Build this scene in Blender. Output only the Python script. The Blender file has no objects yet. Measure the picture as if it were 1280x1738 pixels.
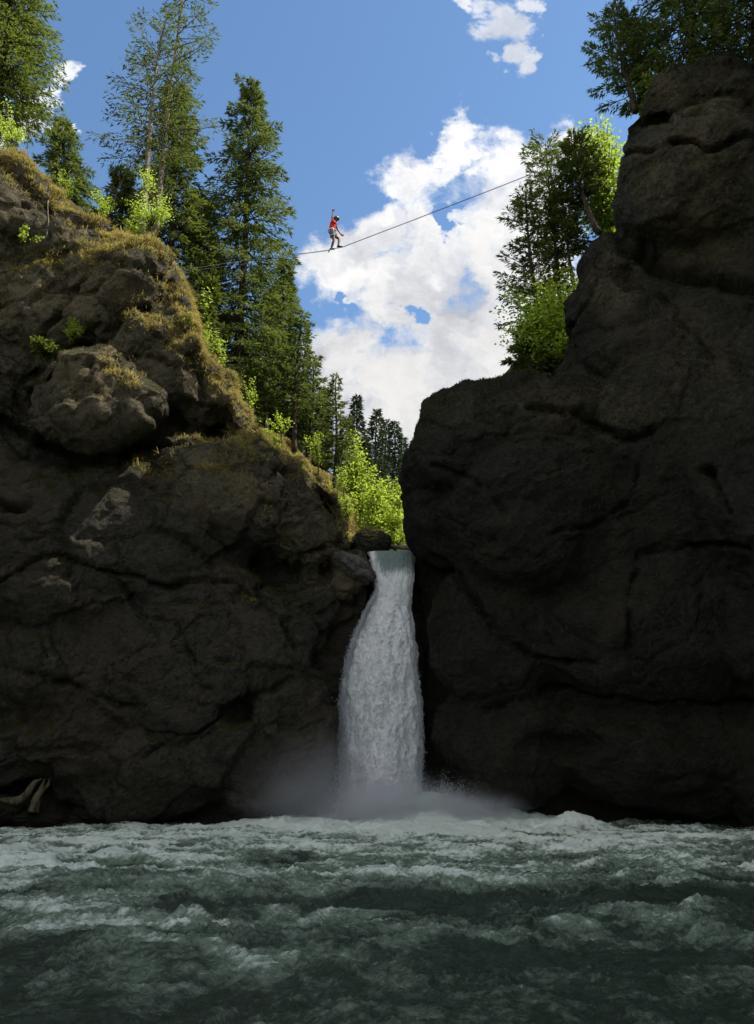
import bpy, bmesh, math, random
import numpy as np
from mathutils import Vector, Matrix

# ------------------------------------------------------------------ camera, light, exposure
scene = bpy.context.scene
W, H = 1280.0, 1738.0
F = 1350.0
PITCH = math.radians(18.2)
CAM = np.array([0.0, 0.0, 1.7])
cd = bpy.data.cameras.new('camera'); cam = bpy.data.objects.new('camera', cd)
scene.collection.objects.link(cam); scene.camera = cam
cd.sensor_fit = 'VERTICAL'; cd.sensor_height = 24.0; cd.lens = F / H * 24.0
cd.clip_start = 0.1; cd.clip_end = 2000
cam.location = CAM; cam.rotation_euler = (math.pi / 2 + PITCH, 0, 0)
scene.view_settings.view_transform = 'Standard'
scene.view_settings.look = 'None'
scene.view_settings.exposure = 0.72
scene.view_settings.gamma = 1.0
scene.view_settings.use_curve_mapping = False
scene.cycles.max_bounces = 6
scene.cycles.diffuse_bounces = 3
scene.cycles.transparent_max_bounces = 8
scene.cycles.volume_bounces = 3
scene.cycles.use_denoising = True

SUN_AZ, SUN_EL = math.radians(93), math.radians(58)      # azimuth from the view direction towards the right
sv = Vector((math.sin(SUN_AZ) * math.cos(SUN_EL), math.cos(SUN_AZ) * math.cos(SUN_EL), math.sin(SUN_EL)))
sl = bpy.data.lights.new('sun', 'SUN'); sl.energy = 4.5; sl.angle = math.radians(0.5); sl.color = (1.0, 0.93, 0.80)
so = bpy.data.objects.new('sun', sl); scene.collection.objects.link(so)
so.rotation_euler = (-sv).to_track_quat('-Z', 'Y').to_euler(); so.location = (30, 20, 60)

def ray(px, py):
    dx = (px - W / 2) / F; dy = (H / 2 - py) / F
    return np.array([dx, math.cos(PITCH) - dy * math.sin(PITCH), math.sin(PITCH) + dy * math.cos(PITCH)])
def P(px, py, Y):                                         # world point seen at a pixel, at distance Y ahead
    d = ray(px, py); return CAM + d * (Y / d[1])
def mpp(px, py, Y):                                       # metres per photo pixel there
    return Y / ray(px, py)[1] / F
def project(V):
    D = V - CAM
    c, s = math.cos(PITCH), math.sin(PITCH)
    z = np.maximum(D[:, 1] * c + D[:, 2] * s, 0.01)
    u = D[:, 2] * c - D[:, 1] * s
    return W / 2 + F * D[:, 0] / z, H / 2 - F * u / z

# ------------------------------------------------------------------ node helpers
class NT:
    def __init__(s, tree): s.t = tree; tree.nodes.clear()
    def n(s, typ, **kw):
        nd = s.t.nodes.new(typ)
        for k, v in kw.items():
            if k.startswith('i_'):
                key = k[2:]; key = int(key) if key.isdigit() else key.replace('_', ' ')
                s.set(nd.inputs[key], v)
            else: setattr(nd, k, v)
        return nd
    def set(s, sock, v):
        if isinstance(v, bpy.types.NodeSocket): s.t.links.new(v, sock)
        elif isinstance(v, bpy.types.Node): s.t.links.new(v.outputs[0], sock)
        else: sock.default_value = v
    def m(s, op, a, b=0.0, c=None, clamp=False):
        nd = s.t.nodes.new('ShaderNodeMath'); nd.operation = op; nd.use_clamp = clamp
        s.set(nd.inputs[0], a); s.set(nd.inputs[1], b)
        if c is not None: s.set(nd.inputs[2], c)
        return nd.outputs[0]
    def vm(s, op, a, b=(0, 0, 0)):
        nd = s.t.nodes.new('ShaderNodeVectorMath'); nd.operation = op
        s.set(nd.inputs[0], a)
        if op == 'SCALE': s.set(nd.inputs['Scale'], b)
        else: s.set(nd.inputs[1], b)
        return nd.outputs[0]
    def ss(s, x, lo, hi, a=0.0, b=1.0):
        nd = s.t.nodes.new('ShaderNodeMapRange'); nd.interpolation_type = 'SMOOTHSTEP'
        s.set(nd.inputs['Value'], x); s.set(nd.inputs['From Min'], lo); s.set(nd.inputs['From Max'], hi)
        s.set(nd.inputs['To Min'], a); s.set(nd.inputs['To Max'], b); return nd.outputs[0]
    def mix(s, f, a, b, mode='MIX'):
        nd = s.t.nodes.new('ShaderNodeMix'); nd.data_type = 'RGBA'; nd.blend_type = mode; nd.clamp_factor = True
        s.set(nd.inputs[0], f)
        for sock, v in ((nd.inputs[6], a), (nd.inputs[7], b)):
            if isinstance(v, tuple) and len(v) == 3: v = v + (1.0,)
            s.set(sock, v)
        return nd.outputs[2]
    def noise(s, vec, scale, detail=4.0, rough=0.55, dist=0.0, col=False):
        nd = s.t.nodes.new('ShaderNodeTexNoise')
        if vec is not None: s.set(nd.inputs['Vector'], vec)
        nd.inputs['Scale'].default_value = scale; nd.inputs['Detail'].default_value = detail
        nd.inputs['Roughness'].default_value = rough; nd.inputs['Distortion'].default_value = dist
        return nd.outputs['Color' if col else 'Fac']

# ------------------------------------------------------------------ sky with clouds
world = bpy.data.worlds.new('World'); scene.world = world; world.use_nodes = True
t = NT(world.node_tree)
SKY_STRENGTH = 0.122
sky = t.n('ShaderNodeTexSky', sky_type='NISHITA', sun_disc=False, sun_elevation=SUN_EL, sun_rotation=SUN_AZ,
          altitude=900.0, air_density=1.0, dust_density=0.6, ozone_density=1.0)
tc = t.n('ShaderNodeTexCoord'); g = tc.outputs['Generated']
sep = t.n('ShaderNodeSeparateXYZ', i_0=g)
yy = t.m('MAXIMUM', sep.outputs[1], 0.06)
u = t.m('DIVIDE', sep.outputs[0], yy); v = t.m('DIVIDE', sep.outputs[2], yy)
comb = t.n('ShaderNodeCombineXYZ', i_0=u, i_1=v).outputs[0]
warp1 = t.noise(comb, 7.0, 4, 0.55, col=True)
warp2 = t.noise(comb, 24.0, 4, 0.6, col=True)
w1 = t.vm('SCALE', t.vm('SUBTRACT', warp1, (0.5, 0.5, 0.5)), 0.15)
w2 = t.vm('SCALE', t.vm('SUBTRACT', warp2, (0.5, 0.5, 0.5)), 0.085)
cw = t.vm('ADD', t.vm('ADD', comb, w1), w2)
def cloud_ellipse(px, py, rx, ry, rot=0.0):
    d = ray(px, py); u0, v0 = d[0] / d[1], d[2] / d[1]
    d1 = ray(px, py - 5); d2 = ray(px, py + 5)
    kv = (d1[2] / d1[1] - d2[2] / d2[1]) / 10.0; ku = 1.0 / F / d[1]
    q = t.vm('SUBTRACT', cw, (u0, v0, 0.0))
    if rot:
        nd = t.n('ShaderNodeVectorRotate', rotation_type='Z_AXIS'); t.set(nd.inputs['Vector'], q)
        nd.inputs['Angle'].default_value = -rot; q = nd.outputs[0]
    q = t.vm('MULTIPLY', q, (1.0 / (rx * ku), 1.0 / (ry * kv), 0.0))
    nd = t.t.nodes.new('ShaderNodeVectorMath'); nd.operation = 'LENGTH'; t.set(nd.inputs[0], q)
    return t.m('SUBTRACT', 1.0, nd.outputs['Value'])
CL = [(720, 690, 230, 115, 0), (575, 620, 75, 70, 0), (590, 455, 80, 62, .2), (625, 395, 75, 45, .5), (690, 480, 100, 75, 0),
      (800, 560, 130, 90, 0), (700, 320, 58, 42, .4), (775, 245, 30, 52, -.2), (850, 275, 62, 62, .3), (890, 380, 100, 110, 0),
      (835, 440, 70, 80, 0), (720, 380, 46, 40, 0), (1000, 260, 50, 60, .4), (740, 420, 90, 60, 0), (830, 600, 120, 90, 0), (905, 300, 70, 70, 0), (660, 545, 70, 40, 0), (930, 560, 150, 130, 0), (760, 300, 30, 40, 0)]
SM = [(855, 35, 58, 42, .35), (862, 92, 34, 34, 0), (892, 95, 30, 14, .5), (795, 8, 22, 18, -.6), (912, 5, 22, 20, 0),
      (104, 132, 52, 24, -.75), (40, 200, 60, 60, 0), (95, 235, 30, 20, 0)]
HO = [(697, 540, 30, 18, 0), (778, 395, 18, 34, -.3), (585, 522, 14, 9, .6)]
def fmax(lst):
    o = None
    for e in lst:
        f = cloud_ellipse(*e)
        if o is None: o = f
        else:
            nd = t.t.nodes.new('ShaderNodeMath'); nd.operation = 'SMOOTH_MAX'
            t.set(nd.inputs[0], o); t.set(nd.inputs[1], f); nd.inputs[2].default_value = 0.12; o = nd.outputs[0]
    return o
big = fmax(CL); small = fmax(SM); hole = fmax(HO)
big = t.m('SUBTRACT', big, t.m('MULTIPLY', t.m('MAXIMUM', t.m('ADD', hole, 0.15), 0.0), 1.3))
tex = t.noise(cw, 10.0, 8, 0.62)
texf = t.noise(comb, 40.0, 6, 0.65)
nsum = t.m('ADD', t.m('MULTIPLY', t.m('SUBTRACT', tex, 0.5), 1.0), t.m('MULTIPLY', t.m('SUBTRACT', texf, 0.5), 0.75))
db = t.ss(t.m('ADD', t.m('ADD', big, 0.13), nsum), -0.10, 0.62)
ds = t.m('MULTIPLY', t.ss(t.m('ADD', small, t.m('MULTIPLY', nsum, 1.3)), -0.02, 0.55), 0.8)
# cloud goes on round the unseen sky, thickened to brighten and whiten the light
gen = t.noise(t.vm('MULTIPLY', g, (1, 1, 2.2)), 2.6, 7, 0.6)
away = t.ss(sep.outputs[1], 0.35, 0.1)
gd = t.m('MULTIPLY', t.ss(gen, 0.37, 0.50), away)
dens = t.m('MAXIMUM', t.m('MAXIMUM', db, ds), gd)
shade1 = t.noise(t.vm('ADD', cw, (0.03, 0.02, 0)), 5.5, 5, 0.55)
lowgrey = t.ss(v, 0.92, 0.50)
br = t.m('ADD', t.ss(shade1, 0.34, 0.58, 0.50, 0.70), t.m('MULTIPLY', t.m('SUBTRACT', tex, 0.5), 0.35))
br = t.m('MULTIPLY', br, t.m('SUBTRACT', 1.0, t.m('MULTIPLY', lowgrey, 0.22)))
edge = t.ss(dens, 0.3, 1.0, 1.05, 0.97)
ccol = t.mix(t.ss(shade1, 0.36, 0.62), (0.90, 0.92, 0.98), (1.0, 0.985, 0.965))
bgs = t.n('ShaderNodeBackground'); bgs.inputs['Strength'].default_value = SKY_STRENGTH
t.set(bgs.inputs['Color'], t.mix(1.0, sky.outputs[0], (0.86, 1.02, 1.08), 'MULTIPLY'))
bgc = t.n('ShaderNodeBackground'); t.set(bgc.inputs['Color'], ccol); t.set(bgc.inputs['Strength'], t.m('MULTIPLY', br, edge))
mx = t.n('ShaderNodeMixShader'); t.set(mx.inputs[0], dens); t.set(mx.inputs[1], bgs.outputs[0]); t.set(mx.inputs[2], bgc.outputs[0])
t.n('ShaderNodeOutputWorld', i_0=mx.outputs[0])

# ------------------------------------------------------------------ numpy noise
_rng = np.random.RandomState(7)
_perm = np.concatenate([_rng.permutation(256)] * 3)
_grad = _rng.normal(size=(256, 3)); _grad /= np.linalg.norm(_grad, axis=1)[:, None]
_g32 = [np.ascontiguousarray(_grad[:, k].astype(np.float32)) for k in range(3)]; _perm = _perm.astype(np.int32)
def perlin(V):
    V = np.asarray(V); out = np.empty(len(V), dtype=np.float32)
    for a in range(0, len(V), 16384):
        v = V[a:a + 16384]; Fl = np.floor(v); f = (v - Fl).astype(np.float32); I = Fl.astype(np.int32) & 255
        x, y, z = f[:, 0].copy(), f[:, 1].copy(), f[:, 2].copy(); ix, iy, iz = I[:, 0], I[:, 1], I[:, 2]
        sx, sy, sz = [q * q * q * (q * (q * 6 - 15) + 10) for q in (x, y, z)]
        acc = []
        for dx in (0, 1):
            hx = _perm[ix + dx]
            for dy in (0, 1):
                hy = _perm[hx + iy + dy]
                h0 = _perm[hy + iz]; h1 = _perm[hy + iz + 1]
                xy0 = (x - dx, y - dy)
                n0 = _g32[0][h0] * xy0[0] + _g32[1][h0] * xy0[1] + _g32[2][h0] * z
                n1 = _g32[0][h1] * xy0[0] + _g32[1][h1] * xy0[1] + _g32[2][h1] * (z - 1)
                acc.append(n0 + sz * (n1 - n0))
        u0 = acc[0] + sy * (acc[1] - acc[0]); u1 = acc[2] + sy * (acc[3] - acc[2])
        out[a:a + 16384] = (u0 + sx * (u1 - u0)) * 1.6
    return out.astype(np.float64)
def fbm(V, s, o=4, gain=0.5, off=0.0):
    a, r, n = 1.0, 0, 0
    V = np.asarray(V) * s + off
    for i in range(o):
        r = r + a * perlin(V); n += a; a *= gain; V = V * 2.03 + 17.3
    return r / n
def ridged(V, s, o=4, gain=0.5, off=0.0):
    a, r, n = 1.0, 0, 0
    V = np.asarray(V) * s + off
    for i in range(o):
        r = r + a * (1 - np.abs(perlin(V)) * 2); n += a; a *= gain; V = V * 2.07 + 9.1
    return r / n
def worley(V, s, off=0.0):
    V = np.asarray(V) * s + off
    I = np.floor(V).astype(np.int64); f1 = np.full(len(V), 9.0); f2 = f1.copy(); cid = np.zeros(len(V))
    for dx in (-1, 0, 1):
        for dy in (-1, 0, 1):
            for dz in (-1, 0, 1):
                J = I + (dx, dy, dz)
                h = _perm[_perm[_perm[J[:, 0] & 255] + (J[:, 1] & 255)] + (J[:, 2] & 255)]
                p = J + 0.5 + _grad[h] * 0.42
                d = np.linalg.norm(V - p, axis=1)
                f2 = np.minimum(f2, np.maximum(f1, d)); near = d < f1; f1 = np.where(near, d, f1); cid = np.where(near, h / 255.0, cid)
    return f1, f2, cid
def sstep(x, a, b):
    q = np.clip((x - a) / (b - a), 0, 1); return q * q * (3 - 2 * q)
def polydist(X, Y, pts):                                   # distance to a polyline in the photo's pixels
    d = np.full(len(X), 1e9)
    for (a, b), (c, e) in zip(pts[:-1], pts[1:]):
        vx, vy = c - a, e - b; L = vx * vx + vy * vy + 1e-9
        q = np.clip(((X - a) * vx + (Y - b) * vy) / L, 0, 1)
        d = np.minimum(d, np.hypot(X - a - q * vx, Y - b - q * vy))
    return d

# ------------------------------------------------------------------ mesh helpers
COL = scene.collection
def link(name, me, mat=None, parent=None):
    o = bpy.data.objects.new(name, me); COL.objects.link(o)
    if mat is not None and not me.materials: me.materials.append(mat)
    if parent is not None: o.parent = parent
    return o
def mesh_np(name, V, Fc, smooth=False):                     # Fc: (n,k) int array
    V = np.asarray(V, dtype=np.float32); Fc = np.asarray(Fc, dtype=np.int32)
    me = bpy.data.meshes.new(name); k = Fc.shape[1]
    me.vertices.add(len(V)); me.vertices.foreach_set('co', V.ravel())
    me.loops.add(Fc.size); me.loops.foreach_set('vertex_index', Fc.ravel())
    me.polygons.add(len(Fc)); me.polygons.foreach_set('loop_start', np.arange(0, Fc.size, k, dtype=np.int32))
    me.polygons.foreach_set('loop_total', np.full(len(Fc), k, dtype=np.int32))
    if smooth: me.polygons.foreach_set('use_smooth', np.ones(len(Fc), dtype=bool))
    me.update(); me.validate(); return me
def vattr(me, name, arr):
    a = me.attributes.new(name, 'FLOAT', 'POINT'); a.data.foreach_set('value', np.asarray(arr, dtype=np.float32))
def tag(o, label=None, cat=None, group=None, kind=None):
    if label: o['label'] = label
    if cat: o['category'] = cat
    if group: o['group'] = group
    if kind: o['kind'] = kind
    return o
def empty(name, loc):
    o = bpy.data.objects.new(name, None); COL.objects.link(o); o.location = loc; o.empty_display_size = 0.3; return o
def tube_np(path, radii, sides=6, cap=True):
    path = np.asarray(path, float); n = len(path); radii = np.asarray(radii, float)
    T = np.gradient(path, axis=0); T /= np.linalg.norm(T, axis=1)[:, None] + 1e-9
    ref = np.array([0.0, 0.0, 1.0]) if abs(T[0, 2]) < 0.9 else np.array([1.0, 0, 0])
    A = np.cross(T, ref); A /= np.linalg.norm(A, axis=1)[:, None] + 1e-9
    B = np.cross(T, A)
    an = np.arange(sides) / sides * 2 * math.pi
    V = path[:, None, :] + radii[:, None, None] * (A[:, None, :] * np.cos(an)[None, :, None] + B[:, None, :] * np.sin(an)[None, :, None])
    V = V.reshape(-1, 3); i = np.arange(n - 1)[:, None] * sides; j = np.arange(sides)[None, :]; k = (j + 1) % sides
    Fq = np.stack([i + j, i + k, i + sides + k, i + sides + j], axis=-1).reshape(-1, 4)
    if cap:
        c0 = len(V); V = np.vstack([V, path[0], path[-1]])
        jj = np.arange(sides); kk = (jj + 1) % sides
        e = np.stack([np.full(sides, c0), kk, jj, jj], -1)[:, [0, 1, 2, 2]]
        f0 = np.stack([np.full(sides, c0), kk, jj], -1); f1 = np.stack([np.full(sides, c0 + 1), (n - 1) * sides + jj, (n - 1) * sides + kk], -1)
        return V, Fq, np.vstack([f0, f1])
    return V, Fq, np.zeros((0, 3), int)
class Geo:                                                 # gathers quads / triangles of one mesh
    def __init__(s): s.V = []; s.Q = []; s.T = []; s.n = 0
    def add(s, V, Q=None, T=None):
        if Q is not None and len(Q): s.Q.append(np.asarray(Q) + s.n)
        if T is not None and len(T): s.T.append(np.asarray(T) + s.n)
        s.V.append(np.asarray(V, float)); s.n += len(V)
    def tube(s, path, radii, sides=6): s.add(*tube_np(path, radii, sides))
    def build(s, name, mat=None, parent=None, smooth=True):
        V = np.vstack(s.V); T = [np.asarray(x) for x in s.T]
        for q in s.Q: T.append(q[:, [0, 1, 2]]); T.append(q[:, [0, 2, 3]])
        me = mesh_np(name, V, np.vstack(T), smooth)
        return link(name, me, mat, parent)

def new_mat(name):
    m = bpy.data.materials.new(name); m.use_nodes = True; return m, NT(m.node_tree)
def principled(t, color, rough=0.8, bump=None, spec=0.3, **kw):
    p = t.n('ShaderNodeBsdfPrincipled'); 
    if isinstance(color, tuple) and len(color) == 3: color = color + (1.0,)
    t.set(p.inputs['Base Color'], color); t.set(p.inputs['Roughness'], rough); p.inputs['Specular IOR Level'].default_value = spec
    if bump is not None: t.set(p.inputs['Normal'], bump)
    for k, v_ in kw.items(): t.set(p.inputs[k.replace('_', ' ')], v_)
    return p
def bumpn(t, h, strength, dist, normal=None):
    b = t.n('ShaderNodeBump'); b.inputs['Strength'].default_value = strength; b.inputs['Distance'].default_value = dist
    t.set(b.inputs['Height'], h)
    if normal is not None: t.set(b.inputs['Normal'], normal)
    return b.outputs[0]

# ------------------------------------------------------------------ materials
def rock_material(name, lo, hi, warm, moss, mosslo=0.35):
    m, t = new_mat(name)
    geo = t.n('ShaderNodeNewGeometry'); pos = geo.outputs['Position']; nz = t.n('ShaderNodeSeparateXYZ', i_0=geo.outputs['Normal']).outputs[2]
    n1 = t.noise(pos, 0.35, 6, 0.6, 0.6); n2 = t.noise(pos, 1.6, 8, 0.65, 0.8); n3 = t.noise(pos, 9.0, 8, 0.7)
    vstr = t.noise(t.vm('MULTIPLY', pos, (1.6, 1.6, 0.16)), 1.0, 6, 0.6, 0.4)
    c = t.mix(t.ss(n2, 0.33, 0.68), lo, hi)
    c = t.mix(t.ss(n1, 0.46, 0.66, 0, 0.8), c, warm)
    c = t.mix(t.ss(vstr, 0.54, 0.68, 0, 0.6), c, tuple(x * 0.45 for x in lo))
    c = t.mix(t.ss(n3, 0.35, 0.7, 0.0, 0.55), c, tuple(min(1, x * 1.7) for x in hi))
    # conglomerate pebbles
    vo = t.n('ShaderNodeTexVoronoi', feature='F1'); t.set(vo.inputs['Vector'], t.vm('ADD', pos, t.vm('SCALE', t.noise(pos, 5.0, 3, 0.5, col=True), 0.25))); vo.inputs['Scale'].default_value = 8.0
    peb = t.ss(vo.outputs['Distance'], 0.1, 0.65, 1.0, 0.0)
    c = t.mix(t.m('MULTIPLY', t.ss(vo.outputs['Color'], 0.5, 0.9), 0.28), c, tuple(min(1, x * 1.9) for x in warm))
    skylit = t.n('ShaderNodeAttribute', attribute_name='skylit').outputs['Fac']  # extra skylight on the upper boulders, painted in as brighter rock colour
    c = t.mix(t.m('MULTIPLY', skylit, t.ss(n1, 0.3, 0.6, 0.7, 1.0)), c, t.mix(1.0, c, (4.3, 4.1, 3.3), 'MULTIPLY'))
    lich = t.ss(t.noise(pos, 2.3, 8, 0.72, 0.3), 0.57, 0.66, 0, 0.65)
    c = t.mix(lich, c, tuple(x * 0.8 for x in moss))
    mo = t.m('ADD', nz, t.m('MULTIPLY', t.m('SUBTRACT', t.noise(pos, 1.1, 7, 0.65), 0.5), 1.5))
    mmask = t.ss(mo, mosslo, mosslo + 0.3)
    mcol = t.mix(t.ss(t.noise(pos, 3.1, 6, 0.6), 0.35, 0.65), moss, tuple(x * 1.8 for x in moss))
    c = t.mix(mmask, c, mcol)
    fine = t.noise(pos, 26.0, 6, 0.7)
    b1 = bumpn(t, t.noise(pos, 3.2, 12, 0.78, 0.6), 1.0, 0.55)
    b2 = bumpn(t, t.m('ADD', t.m('MULTIPLY', peb, 0.6), fine), 0.9, 0.09, b1)
    p = principled(t, c, t.ss(n2, 0.3, 0.7, 0.62, 0.95), b2, 0.25)
    t.n('ShaderNodeOutputMaterial', i_0=p.outputs[0]); return m
M = {}
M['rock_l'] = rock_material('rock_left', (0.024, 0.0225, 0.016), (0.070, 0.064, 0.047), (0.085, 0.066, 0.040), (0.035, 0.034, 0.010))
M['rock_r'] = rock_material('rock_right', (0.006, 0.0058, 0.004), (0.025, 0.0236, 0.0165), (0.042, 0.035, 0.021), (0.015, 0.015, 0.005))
M['boulder'] = rock_material('boulder_rock', (0.07, 0.068, 0.06), (0.22, 0.21, 0.18), (0.16, 0.14, 0.11), (0.04, 0.035, 0.013), 0.9)

m, t = new_mat('forest_floor'); geo = t.n('ShaderNodeNewGeometry'); pos = geo.outputs['Position']
c = t.mix(t.ss(t.noise(pos, 0.8, 8, 0.65), 0.35, 0.65), (0.045, 0.055, 0.015), (0.10, 0.08, 0.03))
p = principled(t, c, 0.95, bumpn(t, t.noise(pos, 4, 8, 0.7), 0.8, 0.3), 0.1); t.n('ShaderNodeOutputMaterial', i_0=p.outputs[0]); M['floor'] = m

def leaf_mat(name, dark, light, trans, tw=0.5):
    m, t = new_mat(name)
    a = t.n('ShaderNodeAttribute', attribute_name='tint'); f = a.outputs['Fac']
    c = t.mix(f, dark, light); ct = t.mix(f, tuple(x * 0.6 for x in trans), trans)
    p = principled(t, c, 0.6, None, 0.2)
    tr = t.n('ShaderNodeBsdfTranslucent'); t.set(tr.inputs['Color'], ct)
    mx = t.n('ShaderNodeMixShader'); mx.inputs[0].default_value = tw
    t.set(mx.inputs[1], p.outputs[0]); t.set(mx.inputs[2], tr.outputs[0]); t.n('ShaderNodeOutputMaterial', i_0=mx.outputs[0]); return m
M['needle'] = leaf_mat('spruce_needles', (0.030, 0.048, 0.014), (0.125, 0.165, 0.036), (0.20, 0.26, 0.04), 0.38)
M['needle_far'] = leaf_mat('spruce_needles_far', (0.016, 0.030, 0.015), (0.045, 0.068, 0.024), (0.06, 0.10, 0.03), 0.25)
M['needle_lush'] = leaf_mat('spruce_needles_lush', (0.045, 0.065, 0.014), (0.14, 0.18, 0.028), (0.24, 0.31, 0.035), 0.40)
M['leaf'] = leaf_mat('beech_leaves', (0.035, 0.08, 0.010), (0.24, 0.34, 0.035), (0.55, 0.72, 0.08), 0.6)
M['grass'] = leaf_mat('dry_grass', (0.10, 0.105, 0.025), (0.56, 0.46, 0.18), (0.48, 0.40, 0.11), 0.42)
M['moss'] = leaf_mat('moss_grass', (0.028, 0.030, 0.010), (0.085, 0.078, 0.024), (0.07, 0.07, 0.02), 0.3)

def bark(name, a, b):
    m, t = new_mat(name); geo = t.n('ShaderNodeNewGeometry'); pos = geo.outputs['Position']
    pv = t.vm('MULTIPLY', pos, (5, 5, 1.2)); n = t.noise(pv, 2.0, 8, 0.7)
    p = principled(t, t.mix(t.ss(n, 0.35, 0.65), a, b), 0.9, bumpn(t, n, 0.8, 0.05), 0.15)
    t.n('ShaderNodeOutputMaterial', i_0=p.outputs[0]); return m
M['bark'] = bark('spruce_bark', (0.035, 0.027, 0.02), (0.10, 0.075, 0.055))
M['bark_pale'] = bark('pale_bark', (0.14, 0.12, 0.095), (0.30, 0.26, 0.20))
M['driftwood'] = bark('driftwood_bark', (0.03, 0.025, 0.016), (0.15, 0.125, 0.078))
def plain(name, c, r=0.7, s=0.3):
    m, t = new_mat(name); geo = t.n('ShaderNodeNewGeometry')
    n = t.noise(geo.outputs['Position'], 22.0, 4, 0.6)
    p = principled(t, t.mix(t.ss(n, 0.3, 0.7), tuple(x * 0.8 for x in c), tuple(min(1, x * 1.15) for x in c)), r, None, s)
    t.n('ShaderNodeOutputMaterial', i_0=p.outputs[0]); return m
M['skin'] = plain('skin', (0.20, 0.105, 0.065), 0.55)
M['shirt'] = plain('red_cloth', (0.62, 0.035, 0.03), 0.85)
M['shorts'] = plain('grey_cloth', (0.10, 0.11, 0.13), 0.9)
M['black'] = plain('black_rubber', (0.03, 0.03, 0.033), 0.6)
M['helmet'] = plain('helmet_shell', (0.05, 0.045, 0.04), 0.35, 0.5)
M['webbing'] = plain('webbing', (0.16, 0.165, 0.18), 0.7)
M['harness'] = plain('white_webbing', (0.75, 0.72, 0.62), 0.6)
M['metal'] = plain('ring_metal', (0.35, 0.36, 0.38), 0.3, 0.6)

def wm():                                                   # river water with foam
    m, t = new_mat('river_water'); geo = t.n('ShaderNodeNewGeometry'); pos = geo.outputs['Position']
    fo = t.n('ShaderNodeAttribute', attribute_name='foam').outputs['Fac']
    pv = t.vm('MULTIPLY', pos, (0.75, 0.9, 1.0))
    pw = t.vm('ADD', pv, t.vm('SCALE', t.noise(pv, 1.4, 4, 0.6, col=True), 0.35))
    f1 = t.noise(pw, 3.0, 9, 0.68, 0.2); f2 = t.noise(pw, 13.0, 7, 0.72, 0.0)
    k = t.m('ADD', fo, t.m('ADD', t.m('MULTIPLY', t.m('SUBTRACT', f1, 0.5), 1.5), t.m('MULTIPLY', t.m('SUBTRACT', f2, 0.5), 1.2)))
    fm = t.ss(k, 0.34, 0.84)
    deep = t.mix(t.ss(k, -0.2, 0.55), (0.022, 0.042, 0.022), (0.22, 0.30, 0.215))
    sp = t.m('MULTIPLY', t.ss(t.noise(t.vm('MULTIPLY', pw, (0.8, 1.0, 1.0)), 30.0, 4, 0.7), 0.60, 0.72), t.ss(k, -0.15, 0.45)); fm = t.m('MAXIMUM', fm, t.m('MULTIPLY', sp, 0.7))  # sparkle painted in as fine white specks among the foam
    col = t.mix(fm, deep, (0.80, 0.90, 0.80))
    b1 = bumpn(t, t.noise(pw, 4.0, 8, 0.62, 0.1), 0.9, 0.16)
    b2 = bumpn(t, f2, 0.9, 0.06, b1)
    rough = t.ss(fm, 0.0, 0.6, 0.10, 0.7)
    p = principled(t, col, rough, b2, 0.5); t.n('ShaderNodeOutputMaterial', i_0=p.outputs[0]); return m
M['water'] = wm()
def ff():                                                   # falling white water
    m, t = new_mat('falling_water'); geo = t.n('ShaderNodeNewGeometry'); pos = geo.outputs['Position']
    th = t.n('ShaderNodeAttribute', attribute_name='thick').outputs['Fac']
    pv = t.vm('MULTIPLY', pos, (1.0, 1.0, 0.36))
    n1 = t.noise(pv, 2.0, 8, 0.65, 0.2); n2 = t.noise(pv, 11.0, 8, 0.72, 0.0)
    k = t.m('ADD', t.m('MULTIPLY', n1, 0.5), t.m('MULTIPLY', n2, 0.55))
    col = t.mix(t.ss(t.m('ADD', t.m('MULTIPLY', k, 1.3), t.m('MULTIPLY', th, 0.32)), 0.60, 1.04), (0.22, 0.28, 0.27), (0.96, 0.97, 0.96))
    b = bumpn(t, n2, 0.4, 0.06, bumpn(t, n1, 0.4, 0.2))
    p = principled(t, col, 0.6, b, 0.2); tr = t.n('ShaderNodeBsdfTranslucent'); t.set(tr.inputs['Color'], col); mx = t.n('ShaderNodeMixShader'); mx.inputs[0].default_value = 0.12
    t.set(mx.inputs[1], p.outputs[0]); t.set(mx.inputs[2], tr.outputs[0]); t.n('ShaderNodeOutputMaterial', i_0=mx.outputs[0]); return m
M['fall'] = ff()
def sprayish():
    m, t = new_mat('spray_drops')
    p = principled(t, (0.80, 0.84, 0.86), 0.5, None, 0.3); tr = t.n('ShaderNodeBsdfTranslucent'); tr.inputs['Color'].default_value = (0.8, 0.84, 0.86, 1)
    mx = t.n('ShaderNodeMixShader'); mx.inputs[0].default_value = 0.5; t.set(mx.inputs[1], p.outputs[0]); t.set(mx.inputs[2], tr.outputs[0])
    t.n('ShaderNodeOutputMaterial', i_0=mx.outputs[0]); return m
M['spray'] = sprayish()

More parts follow.
